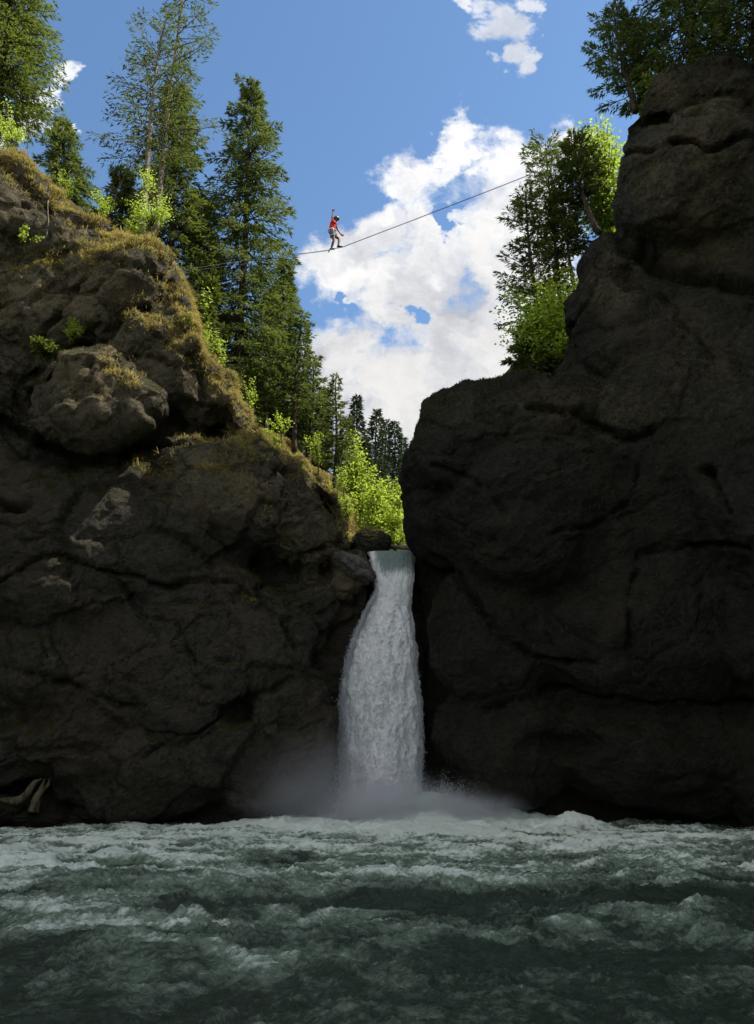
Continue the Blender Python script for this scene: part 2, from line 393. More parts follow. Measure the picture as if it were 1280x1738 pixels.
# ------------------------------------------------------------------ cliffs
def ico(sub=3):
    bm = bmesh.new(); bmesh.ops.create_icosphere(bm, subdivisions=sub, radius=1.0)
    V = np.array([v.co[:] for v in bm.verts]); T = np.array([[v.index for v in f.verts] for f in bm.faces]); bm.free(); return V, T
ICO3 = ico(3); ICO2 = ico(2)
def ball(g, px, py, Y, rx, ry, rd, rot=0.0):
    c = P(px, py, Y); k = mpp(px, py, Y)
    V = ICO3[0] * (1 + 0.30 * fbm(ICO3[0], 1.2, 2, off=px * .013 + py * .007))[:, None] * (rx * k, rd, ry * k * 1.12)
    if rot: ca, sa = math.cos(rot), math.sin(rot); V = np.stack([V[:, 0] * ca + V[:, 2] * sa, V[:, 1], -V[:, 0] * sa + V[:, 2] * ca], -1)
    g.add(V + c, None, ICO3[1])
def slab(g, pts, back, side, top_rise=0.25):
    n = len(pts)
    A = np.array([P(*p) for p in pts])
    B = A.copy(); B[:, 1] = back
    sc = back / A[:, 1]; B[:, 0] = A[:, 0] * sc + side * (back - A[:, 1]) * 0.25
    B[:, 2] = A[:, 2] + top_rise * (back - A[:, 1]) * (A[:, 2] > 3)
    bm = bmesh.new(); va = [bm.verts.new(p) for p in A]; vb = [bm.verts.new(p) for p in B]
    fs = [bm.faces.new(va), bm.faces.new(vb[::-1])]
    for i in range(n): bm.faces.new((va[i], va[(i + 1) % n], vb[(i + 1) % n], vb[i]))
    bmesh.ops.recalc_face_normals(bm, faces=bm.faces[:]); bmesh.ops.triangulate(bm, faces=bm.faces[:])
    bm.verts.index_update()
    V = np.array([v.co[:] for v in bm.verts]); T = np.array([[v.index for v in f.verts] for f in bm.faces]); bm.free()
    g.add(V, None, T)
def vert_normals(V, T):
    N = np.zeros_like(V); fn = np.cross(V[T[:, 1]] - V[T[:, 0]], V[T[:, 2]] - V[T[:, 0]])
    for k in range(3): np.add.at(N, T[:, k], fn)
    return N / (np.linalg.norm(N, axis=1)[:, None] + 1e-12)
def remesh(g, voxel):
    tmp = g.build('tmp', None); md = tmp.modifiers.new('r', 'REMESH'); md.mode = 'VOXEL'; md.voxel_size = voxel; md.use_smooth_shade = False
    dg = bpy.context.evaluated_depsgraph_get(); ev = tmp.evaluated_get(dg); me = ev.to_mesh()
    V = np.zeros(len(me.vertices) * 3); me.vertices.foreach_get('co', V); V = V.reshape(-1, 3)
    me.calc_loop_triangles(); T = np.zeros(len(me.loop_triangles) * 3, dtype=np.int32); me.loop_triangles.foreach_get('vertices', T); T = T.reshape(-1, 3)
    ev.to_mesh_clear(); d = tmp.data; bpy.data.objects.remove(tmp); bpy.data.meshes.remove(d)
    return V, T
def laplace(V, T, it, lam=0.5):
    E = np.vstack([T[:, [0, 1]], T[:, [1, 2]], T[:, [2, 0]]]); cnt = np.bincount(E.ravel(), minlength=len(V))[:, None]
    for _ in range(it):
        S = np.zeros_like(V)
        for k in range(3):
            S[:, k] = np.bincount(E[:, 0], V[E[:, 1], k], len(V)) + np.bincount(E[:, 1], V[E[:, 0], k], len(V))
        V = V + lam * (S / np.maximum(cnt, 1) - V)
    return V
def make_cliff(name, g, voxel, mat, cracks, seed, holes=(), blk=1.0, smooth=(), pale=()):
    V, T = remesh(g, voxel); V = laplace(V, T, 3)
    N = vert_normals(V, T)
    X, Y = project(V)
    wx = X + 14 * fbm(V, 0.9, 4, off=seed); wy = Y + 14 * fbm(V, 0.9, 4, off=seed + 31)
    d = 0.50 * fbm(V, 0.22, 3, off=seed) + 0.20 * fbm(V, 0.7, 4, 0.55, off=seed + 5)
    q = V + 0.35 * np.stack([fbm(V, 0.8, 3, off=1), fbm(V, 0.8, 3, off=2), fbm(V, 0.8, 3, off=3)], -1)
    q2 = q + 0.10 * np.stack([fbm(V, 3.0, 2, off=4), fbm(V, 3.0, 2, off=5), fbm(V, 3.0, 2, off=6)], -1)
    tilt = q2 @ np.array([[1, .1, .25], [0, 1, .1], [-.35, .1, 1.25]])
    sm = np.full(len(V), blk)
    for hx, hy, rx, ry, f in smooth: sm *= 1 - f * np.exp(-(((wx - hx) / rx) ** 2 + ((wy - hy) / ry) ** 2) ** 2)
    f1, f2, cv = worley(tilt, 0.36, off=seed + 3); d += sm * (0.42 * (cv - 0.5) - 0.16 * (1 - sstep(f2 - f1, 0.0, 0.06)))
    f1, f2, cv = worley(tilt * (1, 1, 1.3), 0.95, off=seed + 9); d += sm * 0.20 * (cv - 0.5) * sstep(fbm(V, 0.4, 2, off=seed + 77), -0.35, 0.15)
    f1, f2, cv = worley(tilt * (1, 1, 1.4), 2.4, off=seed + 19); d += (0.3 + 0.7 * sm) * 0.09 * (cv - 0.5) * sstep(fbm(V, 0.6, 2, off=seed + 78), -0.3, 0.1)
    d += 0.10 * (0.4 + 0.6 * sm) * (ridged(V, 0.9, 4, 0.6, off=seed + 11) - 0.55)
    cm_ = sstep(fbm(V, 1.1, 3, off=seed + 33), -0.35, 0.1)
    for pts, w, dep in cracks:
        dd = polydist(wx, wy, pts); d -= dep * (0.25 + 0.75 * cm_) * np.exp(-(dd / (w * 0.62)) ** 2)
    for hx, hy, rx, ry, dep in holes:
        r = ((wx - hx) / rx) ** 2 + ((wy - hy) / ry) ** 2; d -= dep * np.exp(-r ** 1.5)
    V = V + N * d[:, None]
    V = laplace(V, T, 1, 0.35); N = vert_normals(V, T)
    V = V + N * (0.07 * fbm(V, 2.6, 4, 0.72, off=seed + 40))[:, None]
    me = mesh_np(name, V, T, True)
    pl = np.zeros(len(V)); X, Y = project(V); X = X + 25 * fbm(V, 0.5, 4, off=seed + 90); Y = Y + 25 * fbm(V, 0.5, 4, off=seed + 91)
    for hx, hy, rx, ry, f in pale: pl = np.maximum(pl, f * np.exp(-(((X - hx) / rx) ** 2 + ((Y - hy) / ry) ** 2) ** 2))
    vattr(me, 'skylit', pl)  # elliptical patches where rock colour is raised as if better lit
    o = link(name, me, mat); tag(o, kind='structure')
    return o, V, T

g = Geo()
slab(g, [(-520, -160, 24), (-200, 110, 25.5), (0, 252, 27), (60, 308, 27.5), (115, 352, 28), (170, 392, 28), (232, 408, 28), (285, 455, 28), (318, 525, 28.3), (345, 600, 28.6),
         (385, 660, 29), (412, 712, 29.5), (440, 745, 30.3), (486, 795, 31.3), (524, 826, 31.8), (560, 880, 32.4), (588, 925, 32.6), (622, 950, 32),
         (628, 1000, 31.3), (604, 1080, 31), (580, 1180, 30.8), (568, 1300, 30.6), (566, 1450, 30.2), (-520, 1450, 27)], 46, -1, 0.1)
for b in [(0, 395, 27.3, 85, 80, 1.8), (110, 440, 27.5, 70, 50, 1.5), (205, 492, 27.7, 98, 72, 1.9, .6), (70, 540, 27.8, 95, 95, 1.7), (278, 625, 27.9, 88, 82, 2.0, .6), (350, 690, 29.0, 55, 55, 1.5, .7),
          (165, 682, 26.8, 125, 84, 2.1, -.05), (0, 670, 27.4, 55, 60, 1.5), (150, 545, 27.3, 60, 40, 1.2), (385, 845, 29.0, 150, 92, 2.6, .5), (485, 895, 29.8, 95, 72, 2.0, .9),
          (498, 890, 31.4, 36, 52, 1.2, .9), (435, 795, 30.6, 45, 32, 1.3, .5), (560, 935, 32.0, 20, 34, .8, .6), (472, 832, 31.2, 30, 30, 1.1, .8), (150, 930, 28.1, 230, 140, 2.0), (-120, 900, 27.4, 160, 200, 2.0), (330, 1090, 28.6, 200, 150, 1.9, .3), (80, 1150, 28.4, 190, 130, 1.9),
          (445, 1240, 29.2, 125, 120, 1.7, -.3), (230, 1290, 28.9, 200, 90, 1.6), (500, 1050, 30.0, 70, 80, 1.3, .5), (592, 975, 31.0, 38, 48, 1.0, .5),
          (-100, 1250, 28.0, 200, 120, 1.6), (-150, 500, 26.8, 160, 160, 2.0)]:
    ball(g, *b)
for b in [(55, 325, 27.6, 85, 24, 1.5, .75), (165, 410, 27.9, 80, 26, 1.5, .4), (265, 462, 28.0, 55, 24, 1.4, .8), (312, 545, 28.2, 75, 22, 1.3, 1.2), (350, 635, 28.6, 50, 18, 1.2, 1.1), (392, 700, 28.9, 60, 20, 1.3, 1.1),
          (448, 786, 30.6, 62, 16, 1.2, .42), (500, 850, 31.4, 56, 15, 1.1, .85), (552, 905, 32.0, 36, 11, .9, 1.2), (532, 822, 32.6, 52, 13, 1.0, .80), (572, 880, 33.0, 42, 11, .9, 1.15)]:
    ball(g, *b)
slab(g, [(560, 1000, 32.3), (625, 962, 32.0), (640, 955, 31.9), (700, 955, 31.9), (760, 1000, 32.3), (800, 1450, 31.2), (540, 1450, 31.2)], 40, 0, 0.0)
cr_l = [([(0, 715), (45, 742), (120, 768), (200, 776), (252, 762), (330, 745), (420, 735)], 9, 0.9),
        ([(160, 440), (125, 500), (75, 560), (50, 620), (42, 710)], 7, 0.6), ([(250, 520), (262, 570), (330, 610), (350, 640), (345, 700)], 7, 0.45),
        ([(0, 985), (70, 945), (140, 955), (190, 975), (290, 998), (340, 985), (400, 990), (430, 1012)], 5, 0.55),
        ([(480, 962), (440, 1000), (470, 1040), (512, 1100)], 6, 0.5), ([(250, 1280), (380, 1215), (425, 1190), (500, 1150)], 5, 0.55),
        ([(575, 925), (520, 955), (480, 975)], 7, 0.6), ([(190, 975), (240, 1040), (300, 1060), (330, 1130)], 5, 0.35),
        ([(480, 800), (500, 850), (470, 930)], 7, 0.35), ([(140, 620), (210, 590), (290, 620)], 4, 0.25), ([(0, 1130), (120, 1160), (220, 1200)], 6, 0.4),
        ([(510, 775), (560, 850), (572, 920)], 6, 0.5), ([(0, 430), (60, 440), (150, 425)], 6, 0.4)]
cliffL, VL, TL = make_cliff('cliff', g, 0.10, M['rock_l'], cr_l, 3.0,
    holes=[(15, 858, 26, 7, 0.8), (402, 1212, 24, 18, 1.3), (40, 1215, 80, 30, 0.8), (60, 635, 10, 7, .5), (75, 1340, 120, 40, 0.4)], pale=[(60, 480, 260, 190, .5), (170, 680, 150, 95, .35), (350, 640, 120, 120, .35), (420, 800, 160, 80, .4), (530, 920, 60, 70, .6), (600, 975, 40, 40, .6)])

g = Geo()
slab(g, [(703, 945, 31.2), (684, 900, 30.4), (681, 835, 30), (702, 768, 29.6), (738, 703, 29.6), (800, 664, 29.6), (870, 662, 29.8), (935, 622, 29.6), (955, 572, 29.2),
         (1000, 512, 29), (1012, 440, 28.8), (1042, 398, 28.4), (1046, 300, 28.4), (1062, 215, 28.3), (1110, 158, 28.3), (1150, 118, 28.3), (1290, 98, 27.5), (1560, -60, 25),
         (2000, -300, 21), (2000, 1480, 19), (1400, 1450, 27.5), (770, 1450, 30), (728, 1300, 30.6), (716, 1150, 31), (708, 1020, 31.5)], 34.5, 1, -0.8)
for b in [(1195, 318, 27.0, 152, 128, 2.9, .15), (1215, 175, 28.0, 125, 62, 1.9), (1030, 465, 28.7, 42, 66, 1.4), (1120, 590, 28.6, 170, 120, 1.6, .5), (800, 775, 28.9, 113, 112, 2.4),
          (930, 720, 28.8, 120, 70, 2.0, -.4), (930, 880, 28.2, 190, 140, 2.2), (1180, 760, 27.8, 190, 190, 2.1), (1420, 600, 26.4, 180, 300, 2.0), (760, 860, 29.6, 70, 95, 1.6),
          (850, 1080, 29.0, 130, 120, 1.8, .5), (1110, 1080, 28.0, 220, 150, 2.1), (1350, 1050, 27.2, 160, 200, 2.0), (860, 1250, 29.1, 120, 110, 1.6), (1130, 1270, 28.3, 200, 100, 1.8),
          (1400, 1300, 27.4, 180, 120, 1.6), (1270, 480, 27.4, 50, 60, 1.6), (870, 690, 29.4, 90, 40, 1.7, -.1)]:
    ball(g, *b)
cr_r = [([(1050, 268), (1110, 250), (1150, 234), (1200, 246), (1290, 232)], 5, 0.7), ([(1085, 425), (1110, 446), (1170, 464), (1250, 478), (1290, 495)], 20, 1.3),
        ([(1010, 480), (960, 560), (940, 640)], 7, 0.5), ([(1078, 795), (1068, 855), (1000, 893), (930, 905)], 5, 0.5), ([(900, 690), (980, 705), (1060, 745), (1110, 730)], 8, 0.6),
        ([(735, 940), (800, 1005), (850, 1085), (930, 1120), (1010, 1130)], 8, 0.6), ([(1070, 1100), (1065, 1000), (1090, 935), (1180, 925), (1270, 930)], 6, 0.5),
        ([(740, 790), (830, 830), (860, 880)], 6, 0.3), ([(820, 1200), (950, 1170), (1100, 1200), (1290, 1190)], 7, 0.45), ([(1120, 500), (1200, 600), (1290, 640)], 6, 0.3),
        ([(1200, 800), (1240, 870)], 6, 0.4)]
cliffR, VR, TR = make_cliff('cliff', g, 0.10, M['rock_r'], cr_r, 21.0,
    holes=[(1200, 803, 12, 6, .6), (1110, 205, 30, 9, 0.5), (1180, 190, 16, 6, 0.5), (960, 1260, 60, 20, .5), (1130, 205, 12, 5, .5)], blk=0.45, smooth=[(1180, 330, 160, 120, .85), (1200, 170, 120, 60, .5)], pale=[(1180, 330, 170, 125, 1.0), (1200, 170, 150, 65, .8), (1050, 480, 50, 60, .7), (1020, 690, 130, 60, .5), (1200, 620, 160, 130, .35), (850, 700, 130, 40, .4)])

# added gorge wall unseen round the camera, raised at right to shade the pool
def shade_wall(name, pts, zs, thick, mat, seed):
    n = 240; k = 70; pts = np.array(pts, float)
    tt = np.linspace(0, len(pts) - 1, n); a = np.clip(tt.astype(int), 0, len(pts) - 2); fr = (tt - a)[:, None]
    C = pts[a] * (1 - fr) + pts[a + 1] * fr; zt = np.interp(tt, range(len(zs)), zs)
    T_ = np.gradient(C, axis=0); T_ /= np.linalg.norm(T_, axis=1)[:, None]; No = np.stack([T_[:, 1], -T_[:, 0]], -1)
    prof = np.linspace(0, 1, k); V = []
    for s in prof:
        if s < 0.6: off = -1.5 * (s / 0.6); z = -2 + (zt + 2) * (s / 0.6)
        else: off = -1.5 - thick * ((s - 0.6) / 0.4); z = zt + 3 * ((s - 0.6) / 0.4)
        V.append(np.column_stack([C - No * -off, z]))
    V = np.array(V).reshape(-1, 3)
    i = np.arange(k - 1)[:, None] * n; j = np.arange(n - 1)[None]
    Q = np.stack([i + j, i + j + 1, i + n + j + 1, i + n + j], -1).reshape(-1, 4); T = np.vstack([Q[:, [0, 1, 2]], Q[:, [0, 2, 3]]])
    N = vert_normals(V, T); V += N * (1.2 * fbm(V, 0.18, 4, off=seed) + 0.3 * fbm(V, 1, 3, off=seed))[:, None]
    o = link(name, mesh_np(name, V, T, True), mat); tag(o, kind='structure'); return o
shade_wall('cliff', [(23.5, 29.2), (21.5, 27.2), (18.5, 22), (16, 13), (16, 6), (19, -6), (22, -22), (8, -46), (-20, -44), (-26, -22), (-20, -4), (-20, 12), (-21, 27)], [38, 60, 57, 47, 36, 22, 10, 6, 6, 7, 9, 14, 24], 14, M['rock_r'], 5)  # out of view; heights shaped for the shade they throw

# ------------------------------------------------------------------ terrain behind the cliffs
CTRL = []                                                  # filled from the tree list below
def upright(px, yb, yt, Y):
    b = P(px, yb, Y); tp = P(px, yt, Y); return b, tp[2] - b[2]
# kind, px base, py base, px top, py top, Y, radius px, variant
SPR = [
 ('lush', -10, 262, 20, -200, 31, 95, 'big bright green spruce overhanging the top left corner'),
 ('dense', 112, 352, 108, 205, 36, 50, 'short dark spruce standing alone behind the mossy left ridge'),
 ('sparse', 236, 402, 276, 40, 29.5, 62, 'thin sparse spruce with pale lower trunk beside the leafy sapling'),
 ('sparse', 262, 400, 318, -70, 30.6, 68, 'tallest sparse spruce with leaning trunk reaching the top edge'),
 ('dense', 292, 520, 298, 140, 33.5, 68, 'dense bushy spruce right behind the two sparse trunks'),
 ('dense', 205, 420, 205, 288, 34.0, 45, 'low dark spruce filling the gap left of the sparse trunks'),
 ('bigdense', 398, 700, 428, 132, 35.0, 82, 'big full spruce with ragged arms crossed by the slackline'),
 ('dense', 345, 640, 345, 330, 36.5, 52, 'dark spruce pressed between the two large spruces on the left'),
 ('dense', 478, 740, 484, 444, 40.0, 42, 'pointed dark spruce just under the slackline'),
 ('tall', 497, 768, 512, 528, 35.0, 44, 'slender spruce with long bare trunk on the ridge brow'),
 ('tall', 452, 735, 455, 500, 38.5, 40, 'spruce with bare lower trunk left of the pointed one'),
 ('tall', 526, 790, 531, 610, 40.0, 28, 'small spruce with pale trunk right of the long bare trunk'),
 ('dense', 425, 735, 425, 560, 44.0, 40, 'shaded young spruce low in the left forest'),
 ('thin', 566, 830, 573, 634, 38.0, 26, 'lone narrow spruce rising over the bright leafy tree'),
 ('far', 608, 840, 607, 672, 56.0, 27, 'dark far spruce directly right of the lone narrow spruce'),
 ('far', 637, 850, 640, 694, 60.0, 30, 'dark far spruce with the broad top in the gap'),
 ('far', 655, 850, 654, 712, 66.0, 22, 'dark far spruce wedged in the middle of the gap row'),
 ('far', 670, 860, 669, 713, 62.0, 26, 'dark far spruce with sharp tip in the gap row'),
 ('far', 686, 860, 685, 742, 72.0, 20, 'far spruce low beside the right hand rock'),
 ('far', 706, 860, 706, 748, 66.0, 22, 'far spruce whose tip just clears the right hand rock'),
 ('far', 622, 870, 622, 745, 52.0, 26, 'dark spruce low behind the bright leafy tree'),
 ('far', 592, 860, 588, 705, 48.0, 22, 'thin spruce between the lone narrow one and the far row'),
 ('dense', 546, 800, 548, 660, 46.0, 24, 'small spruce half hidden at the right end of the left forest'),
 ('dense', 330, 600, 352, 470, 31.2, 34, 'young green spruce low behind the grassy ridge below the slackline'),
 ('dense', 502, 815, 504, 655, 50.0, 36, 'shaded far spruce seen between the bare trunks and the small spruce'),
 ('dense', 468, 800, 466, 600, 52.0, 44, 'shaded far spruce behind the slender bare trunk'),
 ('dense', 440, 790, 442, 610, 54.0, 46, 'shaded far spruce behind the leaves of the pale green beech'),
 # right side
 ('pine', 1076, 190, 1040, 5, 28.9, 48, 'dark spruce with twin tip leaning out over the right cliff'),
 ('pine', 1100, 130, 1062, 30, 29.3, 40, 'smaller dark spruce tucked behind the leaning one'),
 ('dense', 1180, 140, 1150, -230, 28.4, 92, 'black shaded spruce on the top of the right cliff'),
 ('dense', 1290, 120, 1270, -280, 28.0, 110, 'black shaded spruce cut by the right edge of the picture'),
 ('dense', 1420, 60, 1400, -330, 27.5, 110, 'tall shaded spruce just beyond the right edge above the cliff'),  # out of frame, put in for its shade on the pool
 ('pine', 955, 600, 928, 240, 33.6, 62, 'tall dark spruce in the middle of the right hand group'),
 ('pine', 915, 590, 893, 325, 33.5, 46, 'outermost dark spruce of the right hand group where the line ends'),
 ('curved', 1016, 396, 972, 232, 31.4, 40, 'dark spruce with trunk curving out of the right cliff'),
 ('tallr', 985, 528, 950, 330, 32.8, 38, 'dark spruce with long thin bare trunk above the right ledge'),
 ('dense', 905, 662, 896, 545, 32.0, 42, 'small dark spruce at the foot of the right hand leafy tree'),
]
DEC = [
 ('leafy', 640, 945, 628, 800, 38.5, 48, 60, 5000, 0.14, 'broad bright green beech just above the waterfall lip'),
 ('leafy', 612, 930, 600, 728, 41.0, 38, 70, 4000, 0.15, 'tall loose bright green beech in the middle of the gap'),
 ('leafy', 668, 945, 668, 842, 36.5, 26, 44, 2200, 0.12, 'low bright green bush above the fallen log'),
 ('leafy', 672, 940, 660, 800, 43.0, 40, 65, 4500, 0.15, 'smaller bright green beech behind the round brown rock'),
 ('leafy', 250, 400, 268, 275, 28.8, 46, 60, 1500, 0.09, 'leafy yellow green sapling round the pale spruce trunk'),
 ('leafy', 115, 345, 98, 288, 28.8, 26, 24, 500, 0.09, 'small bright sapling in front of the lone left spruce'),
 ('leafy', 170, 378, 176, 322, 28.8, 30, 24, 600, 0.09, 'small bright sapling in the dip of the left ridge'),
 ('leafy', 372, 640, 362, 560, 30.4, 24, 40, 500, 0.09, 'little bright sapling behind the grassy shoulder'),
 ('leafy', 20, 258, 12, 165, 28.2, 42, 50, 1100, 0.09, 'airy light green tree under the corner spruce'),
 ('leafy', 425, 740, 408, 590, 33.0, 36, 60, 1100, 0.09, 'pale green young beech among the left trunks'),
 ('leafy', 540, 805, 530, 715, 34.0, 24, 40, 600, 0.09, 'low bright bush at the foot of the bare trunks'),
 ('leafy', 965, 650, 918, 455, 32.0, 90, 100, 9000, 0.17, 'spreading bright green beech leaning from the right ledge'),
 ('leafy', 1005, 560, 985, 465, 32.2, 34, 40, 1800, 0.12, 'small green bush on the ledge behind the thin bare trunk'),
 ('leafy', 1040, 440, 1010, 185, 32.8, 58, 118, 8000, 0.17, 'large bright green beech behind the big right boulder'),
 ('leafy', 1115, 215, 1085, 115, 29.0, 40, 50, 2200, 0.12, 'bright sapling at the upper edge of the right cliff'),
 ('leafy', 478, 760, 470, 690, 33.0, 26, 30, 700, 0.10, 'small bright shrub on the brow between two bare trunks'),
 ('leafy', 345, 600, 338, 480, 30.5, 30, 46, 900, 0.10, 'pale green sapling behind the grassy shoulder under the slackline'),
 ('leafy', 222, 400, 228, 330, 28.6, 30, 36, 700, 0.09, 'bright low sapling left of the pale spruce trunks'),
 ('leafy', 590, 900, 578, 770, 36.0, 26, 55, 1400, 0.10, 'narrow bright beech in front of the lone narrow spruce'),
]
for r in SPR: CTRL.append(P(r[1], r[2], r[5]))
for r in DEC: CTRL.append(P(r[1], r[2], r[5]))
CT = np.array(CTRL)
extra = [(-1.6, 33.4, 10.9), (-2.6, 33.6, 11.8), (-0.8, 35, 10.8), (1.0, 33, 9.6), (1.3, 40, 10.0), (1.5, 50, 10.5), (2.5, 36, 9.8), (2, 70, 14), (6, 90, 22), (-14, 90, 26), (-25, 60, 33), (-30, 35, 33), (18, 60, 34), (28, 40, 36), (10, 110, 26), (-5, 120, 26), (9, 40, 24), (22, 34, 32)]
CT = np.vstack([CT, np.array(extra)])
def ground(X, Y):
    X = np.atleast_1d(X).astype(float); Y = np.atleast_1d(Y).astype(float)
    d = ((X[:, None] - CT[None, :, 0]) ** 2 + (Y[:, None] - CT[None, :, 1]) ** 2)
    w = 1.0 / (d + 0.15) ** 2
    return (w * CT[None, :, 2]).sum(1) / w.sum(1)
nx, ny = 200, 190
gx = np.linspace(-42, 42, nx); gy = 32.5 + (np.linspace(0, 1, ny) ** 1.4) * 110
GX, GY = np.meshgrid(gx, gy); A = np.column_stack([GX.ravel(), GY.ravel()])
Z = ground(A[:, 0], A[:, 1]); V = np.column_stack([A, Z]); V[:, 2] += 0.35 * fbm(V * (1, 1, 0), 0.35, 4) - 0.25
# stream bed above the fall
lipx = 1.3 + 0.02 * (V[:, 1] - 31); V[:, 2] = np.where(V[:, 1] < 48, np.where(np.abs(V[:, 0] - lipx) < 1.9, np.minimum(V[:, 2], 9.4), V[:, 2]), V[:, 2])
i = np.arange(ny - 1)[:, None] * nx; j = np.arange(nx - 1)[None]
Q = np.stack([i + j, i + j + 1, i + nx + j + 1, i + nx + j], -1).reshape(-1, 4)
_n = vert_normals(V, np.vstack([Q[:, [0, 1, 2]], Q[:, [0, 2, 3]]])); V = V + _n * (0.25 * fbm(V, 0.9, 4, .6))[:, None]
HV, HT = V, np.vstack([Q[:, [0, 1, 2]], Q[:, [0, 2, 3]]])
tag(link('hillside_ground', mesh_np('hillside_ground', V, Q, True), M['floor']), kind='structure')
# river bed under everything in front
V = np.array([(-400, -400, -2.5), (400, -400, -2.5), (400, 400, -2.5), (-400, 400, -2.5)]); tag(link('river_bed', mesh_np('river_bed', V, np.array([[0, 1, 2, 3]])), M['floor']), kind='structure')

# ------------------------------------------------------------------ river
nr, nc = 620, 720
ys = 3.0 * (33.0 / 3.0) ** np.linspace(0, 1, nr)
uu = np.linspace(-1, 1, nc)
YY = np.repeat(ys, nc); XX = np.tile(uu, nr) * (YY * 0.62 + 1.8)
B = np.column_stack([XX, YY, np.zeros(len(XX))])
fx, fy = 1.35, 29.6                                        # foot of the fall
R = np.hypot(XX - fx, YY - fy)
calm = sstep(YY, 4, 12)
Bw = B + 1.5 * np.stack([fbm(B, .5, 2, off=60), fbm(B, .5, 2, off=61), 0 * XX], -1)
w = 0.20 * fbm(Bw * (0.7, 1.1, 1), 0.35, 3, off=2) + 0.15 * ridged(Bw * (0.9, 1.2, 1), 0.6, 4, 0.6, off=4) + 0.10 * ridged(Bw * (1.0, 1.2, 1), 1.5, 4, 0.65, off=8) + 0.035 * ridged(B, 4.5, 3, 0.65, off=3)
w *= 0.62 + 0.68 * calm
w += 0.85 * np.exp(-(R / 1.7) ** 2) + 0.16 * np.exp(-((R - 4.5) / 2.0) ** 2) * (1 + fbm(B, 0.8, 3))
spl = np.exp(-(((XX - 3.3) / 1.7) ** 2 + ((YY - 29.0) / 0.9) ** 2)); w += spl * (0.42 + 0.6 * fbm(B, 1.6, 4, 0.6, off=6))
for (px_, py_, A_, rx_, ry_) in [(985, 1412, .40, .8, .5), (345, 1398, .3, .9, .5), (1130, 1478, .12, .6, .3), (640, 1545, -.12, 3.0, .6), (900, 1640, -.07, 1.2, .4), (700, 1500, .12, 2.2, .6), (330, 1512, .12, 1.8, .5), (1010, 1530, .10, 1.2, .4), (560, 1560, .08, .9, .3), (120, 1600, .08, .9, .3)]:
    d0 = ray(px_, py_); c0 = CAM + d0 * (-CAM[2] / d0[2]); w += A_ * np.exp(-((XX - c0[0]) / rx_) ** 2 - ((YY - c0[1]) / ry_) ** 2)
w -= 0.12
streak = fbm(Bw * (0.45, 1.2, 1), 0.8, 5, 0.65, off=12)
foam = 0.04 + 0.30 * sstep(YY + 1.8 * fbm(B * (.3, 1, 1), 0.5, 3, off=20), 12.2, 15.5) + 0.68 * np.exp(-(R / 7.5) ** 2) + 1.05 * streak + 1.2 * (w - 0.08) * (0.5 + calm)
foam += 0.22 * np.exp(-((YY - 10.6 - 0.7 * fbm(B, .3, 2, off=5)) / 0.55) ** 2) * sstep(-XX, -6, 2)
foam -= 0.25 * np.exp(-((YY - 11.9) / 0.9) ** 2) * sstep(XX, -5, 1)
foam += 0.22 * sstep(-XX / YY, 0.15, 0.45) * sstep(YY, 7, 10)
foam -= 0.14 * (1 - sstep(YY, 7.0, 10.5))
foam -= 0.35 * sstep(YY, 26.5, 28.5) * sstep(np.abs(XX - 1.2), 3.5, 9)
B[:, 2] = w
i = np.arange(nr - 1)[:, None] * nc; j = np.arange(nc - 1)[None]
Q = np.stack([i + j, i + j + 1, i + nc + j + 1, i + nc + j], -1).reshape(-1, 4)
me = mesh_np('river_water', B, Q, True); vattr(me, 'foam', foam); tag(link('river_water', me, M['water']), kind='structure')
# flat water round and behind the camera
V = np.array([(-60, -80, -.35), (60, -80, -.35), (60, 3.1, -.35), (-60, 3.1, -.35)]); tag(link('river_water', mesh_np('river_water', V, np.array([[0, 1, 2, 3]])), M['water']), kind='structure')
# stream above the lip
sx = np.linspace(-1.5, 2.6, 60); sy = np.linspace(31.0, 47, 120); SX, SY = np.meshgrid(sx, sy)
V = np.column_stack([SX.ravel(), SY.ravel(), np.zeros(SX.size)])
lipz = P(665, 948, 31.2)[2]; V[:, 2] = lipz + 0.05 * fbm(V, 1.5, 4) - 0.25 * (1 - sstep(V[:, 1], 31.0, 31.8)) + 0.02 * (V[:, 1] - 31)
i = np.arange(119)[:, None] * 60; j = np.arange(59)[None]; Q = np.stack([i + j, i + j + 1, i + 61 + j, i + 60 + j], -1).reshape(-1, 4)
me = mesh_np('stream_water', V, Q, True); vattr(me, 'foam', 0.25 + 0.3 * fbm(V, 1.0, 3)); tag(link('stream_water', me, M['water']), kind='structure')

# ------------------------------------------------------------------ waterfall
prof = [(938, 622, 702, 31.25), (950, 628, 703, 31.1), (975, 634, 702, 30.95), (1005, 638, 698, 30.8), (1040, 620, 697, 30.6), (1080, 603, 702, 30.45), (1120, 592, 705, 30.3), (1200, 582, 714, 30.1),
        (1270, 584, 716, 29.95), (1330, 590, 712, 29.8), (1375, 585, 715, 29.7), (1405, 560, 735, 29.6)]
pr = np.array(prof, float); nz_, na = 420, 150
yv = np.linspace(938, 1405, nz_); xl = np.interp(yv, pr[:, 0], pr[:, 1]); xr = np.interp(yv, pr[:, 0], pr[:, 2]); yd = np.interp(yv, pr[:, 0], pr[:, 3])
_o = np.zeros(nz_); _e = sstep(yv, 985, 1080); xl = xl + _e * 7 * fbm(np.column_stack([_o, _o, yv * .03]), 1.0, 4, .65); xr = xr + _e * 5 * fbm(np.column_stack([_o + 5, _o, yv * .03]), 1.0, 4, .65)
V = []; th = []
